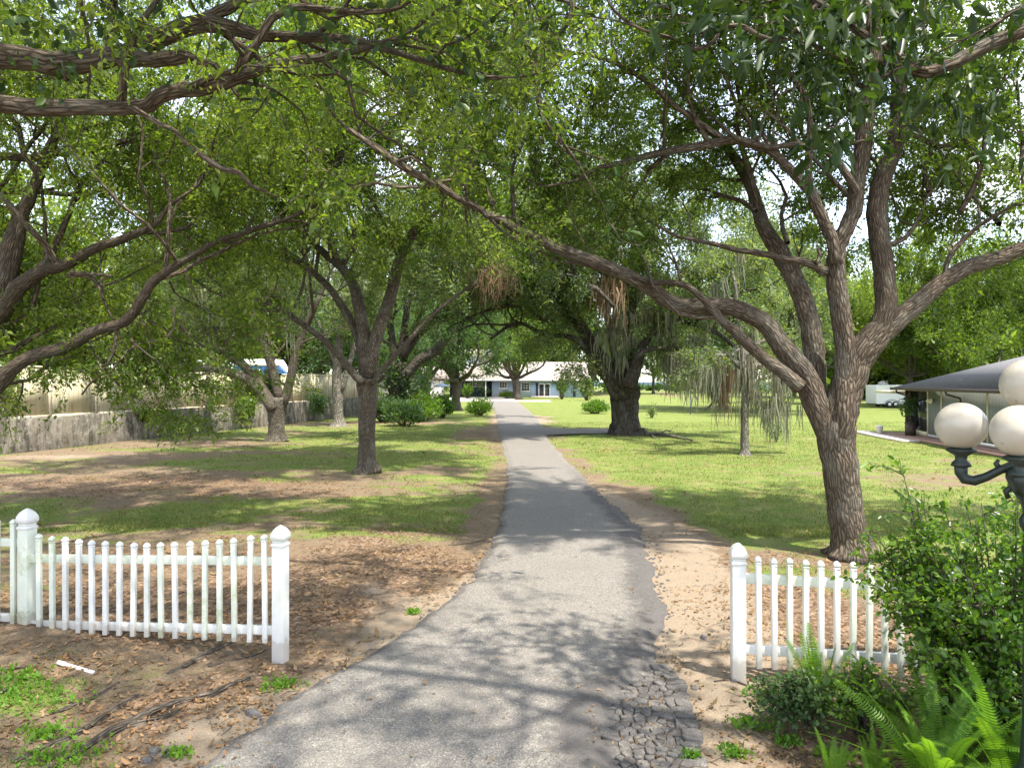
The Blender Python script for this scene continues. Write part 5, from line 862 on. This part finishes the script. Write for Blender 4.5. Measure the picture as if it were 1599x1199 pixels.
fs_ = [((3.35, 4.72), 30, 1.15, 'largest bright fern in the lower right corner'), ((2.85, 4.72), 22, .85, 'bright fern at the bottom edge left of the largest fern'), ((3.05, 5.05), 15, .95, 'fern with long fronds in front of the dark shrub'), ((2.27, 4.98), 9, .36, 'small upright fern standing alone in the leaf litter'), ((2.62, 6.0), 16, .70, 'tall thin-leaved fern growing up against the right picket fence'), ((2.58, 5.0), 8, .36, 'small fern between the lone fern and the large ferns'), ((2.45, 4.80), 10, .40, 'low fern cut by the bottom edge'), ((3.62, 4.95), 18, 1.15, 'tall fern at the right edge under the lamp')]
for q, ((x, y), n_, l_, lb) in enumerate(fs_):
    b = np.array((x, y, float(gz(np.array(x), np.array(y))))); t = thing('fern', lb, 'fern', b, 'ferns in the foreground bed'); R_ = random.Random(q + 50)
    for j in range(n_):
        a = j / n_ * 6.283 * 2.4 + R_.uniform(-.4, .4); el = R_.uniform(.55, 1.35) if q not in (3, 4, 5) else R_.uniform(1.0, 1.45); frond(t, b + np.array((math.cos(a), math.sin(a), 0)) * .02, (math.cos(a), math.sin(a), el), l_ * R_.uniform(.65, 1.15), R_.uniform(.12, .5) if q not in (3, 4, 5) else R_.uniform(.03, .2), q * 100 + j, .085 if l_ > .5 else .05)
tm('ferns')
# ------------------------------------------------------------------ roots, debris, litter
def G(px, py, dz=0.0):
    p = gp(px, py); p[2] = float(gz(np.array(p[0]), np.array(p[1]))); Y = (H - p[2]) * F / (py - HY); return np.array(((px - CX) / F * Y, Y, p[2] + dz))
rts = [([(40, 1215, 6), (84, 1196, 9), (121, 1178, 10), (161, 1150, 12), (205, 1130, 15), (234, 1115, 15), (275, 1100, 13), (330, 1086, 12), (362, 1070, 10), (390, 1060, 7)], 'thickest gnarled root crossing the soil at the lower left'), ([(150, 1160, 7), (190, 1140, 8), (225, 1128, 8), (262, 1118, 6), (290, 1104, 5)], 'thin root running beside the thickest root'), ([(20, 1190, 8), (60, 1172, 9), (110, 1152, 9), (147, 1130, 10), (185, 1105, 9), (216, 1086, 6)], 'straight root left of the thickest root'), ([(262, 1053, 6), (290, 1040, 8), (311, 1027, 9), (340, 1014, 8), (366, 1003, 5)], 'dark straight root below the middle of the left picket fence'), ([(30, 1137, 4), (92, 1111, 6), (139, 1093, 6), (165, 1080, 6), (186, 1066, 4)], 'long thin root above the straight root'), ([(-20, 1092, 5), (5, 1080, 6), (25, 1068, 5), (42, 1057, 3)], 'short root at the left edge'), ([(325, 1040, 3), (385, 1027, 4), (410, 1018, 4), (436, 1008, 3)], 'thin root ending at the gate post of the left fence'), ([(1115, 1064, 3), (1140, 1062, 4), (1170, 1072, 4), (1200, 1085, 2)], 'short thin root at the foot of the right gate post'), ([(105, 1020, 3), (118, 1032, 4), (140, 1037, 3)], 'small stick in front of the left picket fence'), ([(700, 852, 2), (735, 848, 3), (760, 842, 2)], 'thin stick lying on the left verge of the driveway'), ([(-20, 1048, 3), (20, 1044, 4), (60, 1040, 3)], 'thin root at the left edge below the picket fence')]
for pts, lb in rts:
    P_ = np.array([G(a, b, w / 2 / F * 5.5 * .42) for a, b, w in pts]); W_ = np.array([w / 2 / F * P_[i][1] for i, (a, b, w) in enumerate(pts)]); T = Tree(len(rts)); P2, W2 = T.limb3(P_, W_, False, sides=9, wob=.22, sub=4); tag(T.wood.build('tree_root', M['bark_mid'], None, True, True), lb, 'root', 'roots and sticks on the ground')
p0, p1 = G(92, 1037, .018), G(146, 1052, .014); t = MB(); t.tube([p0, p1], [.017, .017], 14); t.tube([p0 + (p0 - p1) * .02, p0 + (p1 - p0) * .18], [.0205, .0205], 14); tag(t.build('plastic_pipe', M['pipe'], None, True), 'short white plastic pipe lying in the dirt in front of the left fence', 'pipe')
M['lump'] = NM('tar_lump'); k = M['lump']; v = k.pos(); M['lump'] = k.done(k.ramp(k.noise(v, 60, 5, .7), [(.3, (.05, .047, .046)), (.55, (.12, .112, .108)), (.75, (.24, .225, .21))]), .85, k.noise(v, 40, 6), .8, .02, .3)
def lump(mb, c, rx, ry, rz_, seed):
    r = np.random.default_rng(seed); n = 9; a = np.linspace(0, 6.283, n, endpoint=False) + r.uniform(0, 6); rad = r.uniform(.72, 1.15, n); tw = r.uniform(0, 3.14); V = []
    for s_, z in ((1.05, -.9), (1.0, .35), (.82, .8), (.45, 1.0)):
        for i in range(n): x = math.cos(a[i]) * rad[i] * rx * s_; y = math.sin(a[i]) * rad[i] * ry * s_; V.append((c[0] + x * math.cos(tw) - y * math.sin(tw), c[1] + x * math.sin(tw) + y * math.cos(tw), c[2] + z * rz_ * r.uniform(.85, 1.1)))
    Fs = [(i * n + j, i * n + (j + 1) % n, (i + 1) * n + (j + 1) % n, (i + 1) * n + j) for i in range(3) for j in range(n)]; mb.add(V, [np.array(Fs), np.array([[3 * n + j for j in range(n)]])])
for i, (px, py, rx, ry, rz_, lb) in enumerate([(397, 1116, .085, .045, .035, 'dark tarry lump beside the left edge of the driveway'), (240, 1175, .05, .04, .03, 'leftmost broken asphalt lump at the lower left'), (262, 1178, .05, .04, .03, 'middle broken asphalt lump at the lower left'), (287, 1173, .045, .04, .03, 'rightmost broken asphalt lump at the lower left'), (228, 1190, .06, .04, .03, 'flat broken asphalt lump at the bottom edge left of the driveway'), (1098, 996, .045, .03, .03, 'small dark stone on the sand left of the right gate post'), (1145, 1064, .03, .03, .025, 'dark stone at the foot of the right gate post'), (1085, 1075, .05, .03, .02, 'flat asphalt piece on the sand beside the crumbled edge')]):
    mb = MB(); lump(mb, G(px, py, rz_ * .35), rx, ry, rz_, i); tag(mb.build('asphalt_lump', M['lump'], None, True), lb, 'rubble', 'loose asphalt lumps')
mb = MB(); r = np.random.default_rng(5)
poly_ = np.array([(985, 1062), (1012, 1050), (1042, 1045), (1060, 1090), (1075, 1150), (1085, 1230), (1000, 1230), (962, 1205), (955, 1160), (952, 1110)]); done_ = []
def inside(x, y, P):
    c = False; j = len(P) - 1
    for i in range(len(P)):
        if (P[i][1] > y) != (P[j][1] > y) and x < (P[j][0] - P[i][0]) * (y - P[i][1]) / (P[j][1] - P[i][1]) + P[i][0]: c = not c
        j = i
    return c
sd_ = []
for _ in range(4000):
    px, py = r.uniform(935, 1100), r.uniform(1035, 1245)
    if inside(px, py, poly_):
        p = G(px, py); mn = (.06, .09, .14)[int(r.random() * 3)]
        if all((p[0] - a) ** 2 + (p[1] - b) ** 2 > mn ** 2 for a, b, _z in sd_): sd_.append(p)
sd_ = np.array(sd_)
for q, p in enumerate(sd_):
    cell = [np.array(v_) for v_ in ((-.09, -.09), (.09, -.09), (.09, .09), (-.09, .09), )]
    cell = [np.array((.125 * math.cos(a), .125 * math.sin(a))) for a in np.linspace(0, 6.283, 11)[:-1]]
    for o_ in sd_:
        dv = (o_ - p)[:2]; dd = np.linalg.norm(dv)
        if dd < 1e-6 or dd > .34: continue
        u_ = dv / dd; lim = dd / 2 - r.uniform(.002, .008); new = []
        for i in range(len(cell)):
            a, b = cell[i], cell[(i + 1) % len(cell)]; da, db = a @ u_ - lim, b @ u_ - lim
            if da <= 0: new.append(a)
            if da * db < 0: new.append(a + (b - a) * da / (da - db))
        cell = new
        if len(cell) < 3: break
    if len(cell) < 3: continue
    cell = [c_ * (1 + r.uniform(-.05, .04)) for c_ in cell]; n = len(cell); tz = r.uniform(-.006, .014); tl = r.normal(0, .10, 2); V = []
    for s_, z in ((1.0, -.06), (.99, .012), (.95, .020), (.82, .023), (.4, .024)):
        for c_ in cell: V.append((p[0] + c_[0] * s_, p[1] + c_[1] * s_, p[2] + z + (tz + tl @ c_) * (z > 0) + (r.normal(0, .0018) if z > .01 else 0)))
    mb.add(V, [np.array([(i * n + j, i * n + (j + 1) % n, (i + 1) * n + (j + 1) % n, (i + 1) * n + j) for i in range(4) for j in range(n)]), np.array([[4 * n + j for j in range(n)]])])
ca = mb.build('cracked_asphalt', M['asphalt'], None, True); ea = ca.data.attributes.new('edge', 'FLOAT', 'POINT'); ea.data.foreach_set('value', np.full(len(ca.data.vertices), .62, np.float32))
tag(ca, 'broken-up mosaic of cracked asphalt along the lower right edge of the driveway', None, None, 'stuff'); mb = MB()
for side, s0_, s1_, num in ((1, 4.8, 20, 260), (-1, 4.8, 20, 200)):
    for _ in range(num):
        y = 4.8 + (s1_ - 4.8) * r.random() ** 1.5; xl, xr = edges(y); x = (float(xr) + abs(r.normal(0, .10)) - .04) if side > 0 else (float(xl) - abs(r.normal(0, .07)) + .03); rad = r.uniform(.005, .022) ** 1.0 * (1.2 if y > 9 else 1); lump(mb, (x, y, float(gz(np.array(x), np.array(y))) + .006), rad, rad * .8, rad * .6, _ * 2 + side + 3)
tag(mb.build('asphalt_rubble', M['lump'], None, True), 'crumbled asphalt pieces along the broken edge of the driveway', None, None, 'stuff')
# fallen leaves
def scatter(n, fn, x0, x1, y0, y1, pw=1.6, seed=1):
    r = np.random.default_rng(seed); y = y0 + (y1 - y0) * r.random(n) ** pw; x = r.uniform(-1, 1, n) * (y * .76 + .4); x = np.where((x > x0) & (x < x1), x, r.uniform(-1, 1, n) * 2); g, s, l = masks(x, y); xl, xr = edges(y); off = (x < xl - .02) | (x > xr + .02); kp = (r.random(n) < fn(g, s, l, x, y)) & off; return x[kp], y[kp]
def flat_leaves(name, x, y, size, mat, label, seed, asp=.42, tilt=.35, lift=.012):
    r = np.random.default_rng(seed); n = len(x); z = gz(x, y) + lift; p = np.stack((x, y, z), -1); a = r.uniform(0, 6.283, n); d = np.stack((np.cos(a), np.sin(a), r.normal(0, tilt, n)), -1); d /= np.linalg.norm(d, axis=1)[:, None]; nn = np.stack((r.normal(0, tilt, n), r.normal(0, tilt, n), np.ones(n)), -1); nn -= d * np.sum(nn * d, 1)[:, None]; nn /= np.linalg.norm(nn, axis=1)[:, None]; b = np.cross(nn, d)
    sz = (np.asarray(size) * np.exp(r.normal(0, .35, n)))[:, None]; sv = np.array(((0, 0, .1), (.35, .5, .0), (.7, .42, 0), (1, 0, .2), (.6, -.5, 0), (.25, -.4, 0))); V = p[:, None] + sz[:, None] * (sv[None, :, 0:1] * d[:, None] + sv[None, :, 1:2] * asp * b[:, None] + sv[None, :, 2:3] * nn[:, None]); base = (np.arange(n) * 6)[:, None] + np.arange(6)[None]
    return tag(mesh(name, V.reshape(-1, 3), [base], M[mat], attrs={'rnd': ('FLOAT', 'FACE', r.random(n))}), label, None, None, 'stuff')
x, y = scatter(150000, lambda g, s, l, x, y: np.clip(.16 + l * .8 + gauss(x, y, [(2.9, 4.6, .7, .9, 2.5), (-5.2, 6.8, 1.2, .5, .6), (-2.3, 6.2, .6, .5, .6), (-1.7, 8, .5, 1.2, .8)]), 0, 1) * np.clip(fbm(x * 2, y * 2, 77, 3) * 2.4 - .75, .03, 1), -24, 20, 4.2, 34, 1.5, 3)
flat_leaves('fallen_leaves', x, y, .036 * (1 + y / 30), 'leaf_dead', 'brown fallen leaves strewn over the bare soil', 4)
r = np.random.default_rng(66); yd = 4.4 + 12 * r.random(900) ** 1.4; xl, xr = edges(yd); uu = r.random(900); uu = np.where(r.random(900) < .55, np.where(uu < .5, uu ** 2.5, 1 - (1 - uu) ** 2.5), uu); xd = xl + .06 + (xr - xl - .16) * uu
n_ = len(xd); o = flat_leaves('leaves_on_driveway', xd, yd, .028, 'leaf_dead', 'a few small dry leaves scattered on the driveway', 8, lift=.0)
o.data.vertices  # lift to the slab
co_ = np.zeros(len(o.data.vertices) * 3, np.float32); o.data.vertices.foreach_get('co', co_); co_ = co_.reshape(-1, 3); co_[:, 2] += .022 + .045 + .004; co_[:, 2] = np.maximum(co_[:, 2], .036); o.data.vertices.foreach_set('co', co_.ravel())
# twigs in the litter
x, y = scatter(2600, lambda g, s, l, x, y: np.clip(.25 + l * .6, 0, 1), -12, 12, 4.2, 14, 1.4, 9); mb = MB(); r = np.random.default_rng(2)
for a, b in zip(x, y):
    z = float(gz(np.array(a), np.array(b))) + .006; th = r.uniform(0, 6.28); l = r.uniform(.04, .22); mb.tube([(a, b, z), (a + math.cos(th) * l * .5, b + math.sin(th) * l * .5, z + .01), (a + math.cos(th + .3) * l, b + math.sin(th + .3) * l, z)], [.003, .003, .0015], 3, False)
tag(mb.build('ground_twigs', M['bark_mid'], None, False, True), 'small dry twigs lying among the fallen leaves', None, None, 'stuff')
# grass blades
def blades(n, y0, y1, pw, hgt, seed, name, label):
    x, y = scatter(n, lambda g, s, l, x, y: np.clip((g + (fbm(x * 1.9, y * 1.9, 88, 4) - .5) * 1.5 + (fbm(x * .6, y * .6, 89, 2) - .5) * .6 - .46) * 2.2, 0, 1), -40, 60, y0, y1, pw, seed)
    r = np.random.default_rng(seed + 1); m_ = len(x); z = gz(x, y) - .004; a = r.uniform(0, 6.283, m_); h_ = hgt * np.exp(r.normal(0, .35, m_)) * (1 + y / 50); w_ = h_ * .10; ln = h_ * r.uniform(.1, .9, m_); b = r.uniform(0, 6.283, m_)
    p = np.stack((x, y, z), -1); wv = np.stack((np.cos(a) * w_, np.sin(a) * w_, a * 0), -1); mid = p + np.stack((np.cos(b) * ln * .3, np.sin(b) * ln * .3, h_ * .6), -1); tip = p + np.stack((np.cos(b) * ln, np.sin(b) * ln, h_), -1)
    V = np.stack((p - wv, p + wv, mid + wv * .7, tip, mid - wv * .7), 1).reshape(-1, 3); base = (np.arange(m_) * 5)[:, None] + np.arange(5)[None]
    return tag(mesh(name, V, [base], M['blade'], attrs={'rnd': ('FLOAT', 'FACE', r.random(m_))}), label, None, None, 'stuff')
blades(190000, 4.2, 14, 1.1, .021, 21, 'grass', 'short sparse grass in the near ground between the fences'); blades(330000, 13, 48, 1.5, .026, 22, 'lawn_grass', 'short lawn grass around the tree trunks')
# leafy weeds
wc = [(-4.3, 6.2, .5), (-3.4, 5.3, .35), (-2.95, 4.75, .45), (-2.4, 4.85, .15), (-2.15, 6.55, .2), (-3.7, 5.6, .2), (-4.6, 6.5, .3), (-1.2, 8.6, .08), (1.72, 5.35, .12), (2.0, 5.8, .2), (2.15, 5.5, .12), (2.3, 6.35, .2), (1.35, 5.3, .07), (-2.55, 5.35, .1), (-2.05, 5.0, .12), (2.4, 5.3, .15), (1.5, 4.9, .1), (-3.1, 4.4, .3)]
ss = np.array([(a + rng.normal(0, s_ * .5), b + rng.normal(0, s_ * .35), 0) for a, b, s_ in wc for _ in range(int(20 + s_ * 260))]); ss[:, 2] = gz(ss[:, 0], ss[:, 1]) + .006
lw = leaf_mesh('weeds', ss, ss + (0, 0, .035), 5, .028, M['fern'], None, .012, .6, .9, -.2, 'rhomb', 12); tag(lw, 'bright green creeping weeds in patches on the bare soil', None, None, 'stuff')
tm('all')
print('STAT', len(bpy.data.objects), sum(len(m.polygons) for m in bpy.data.meshes))
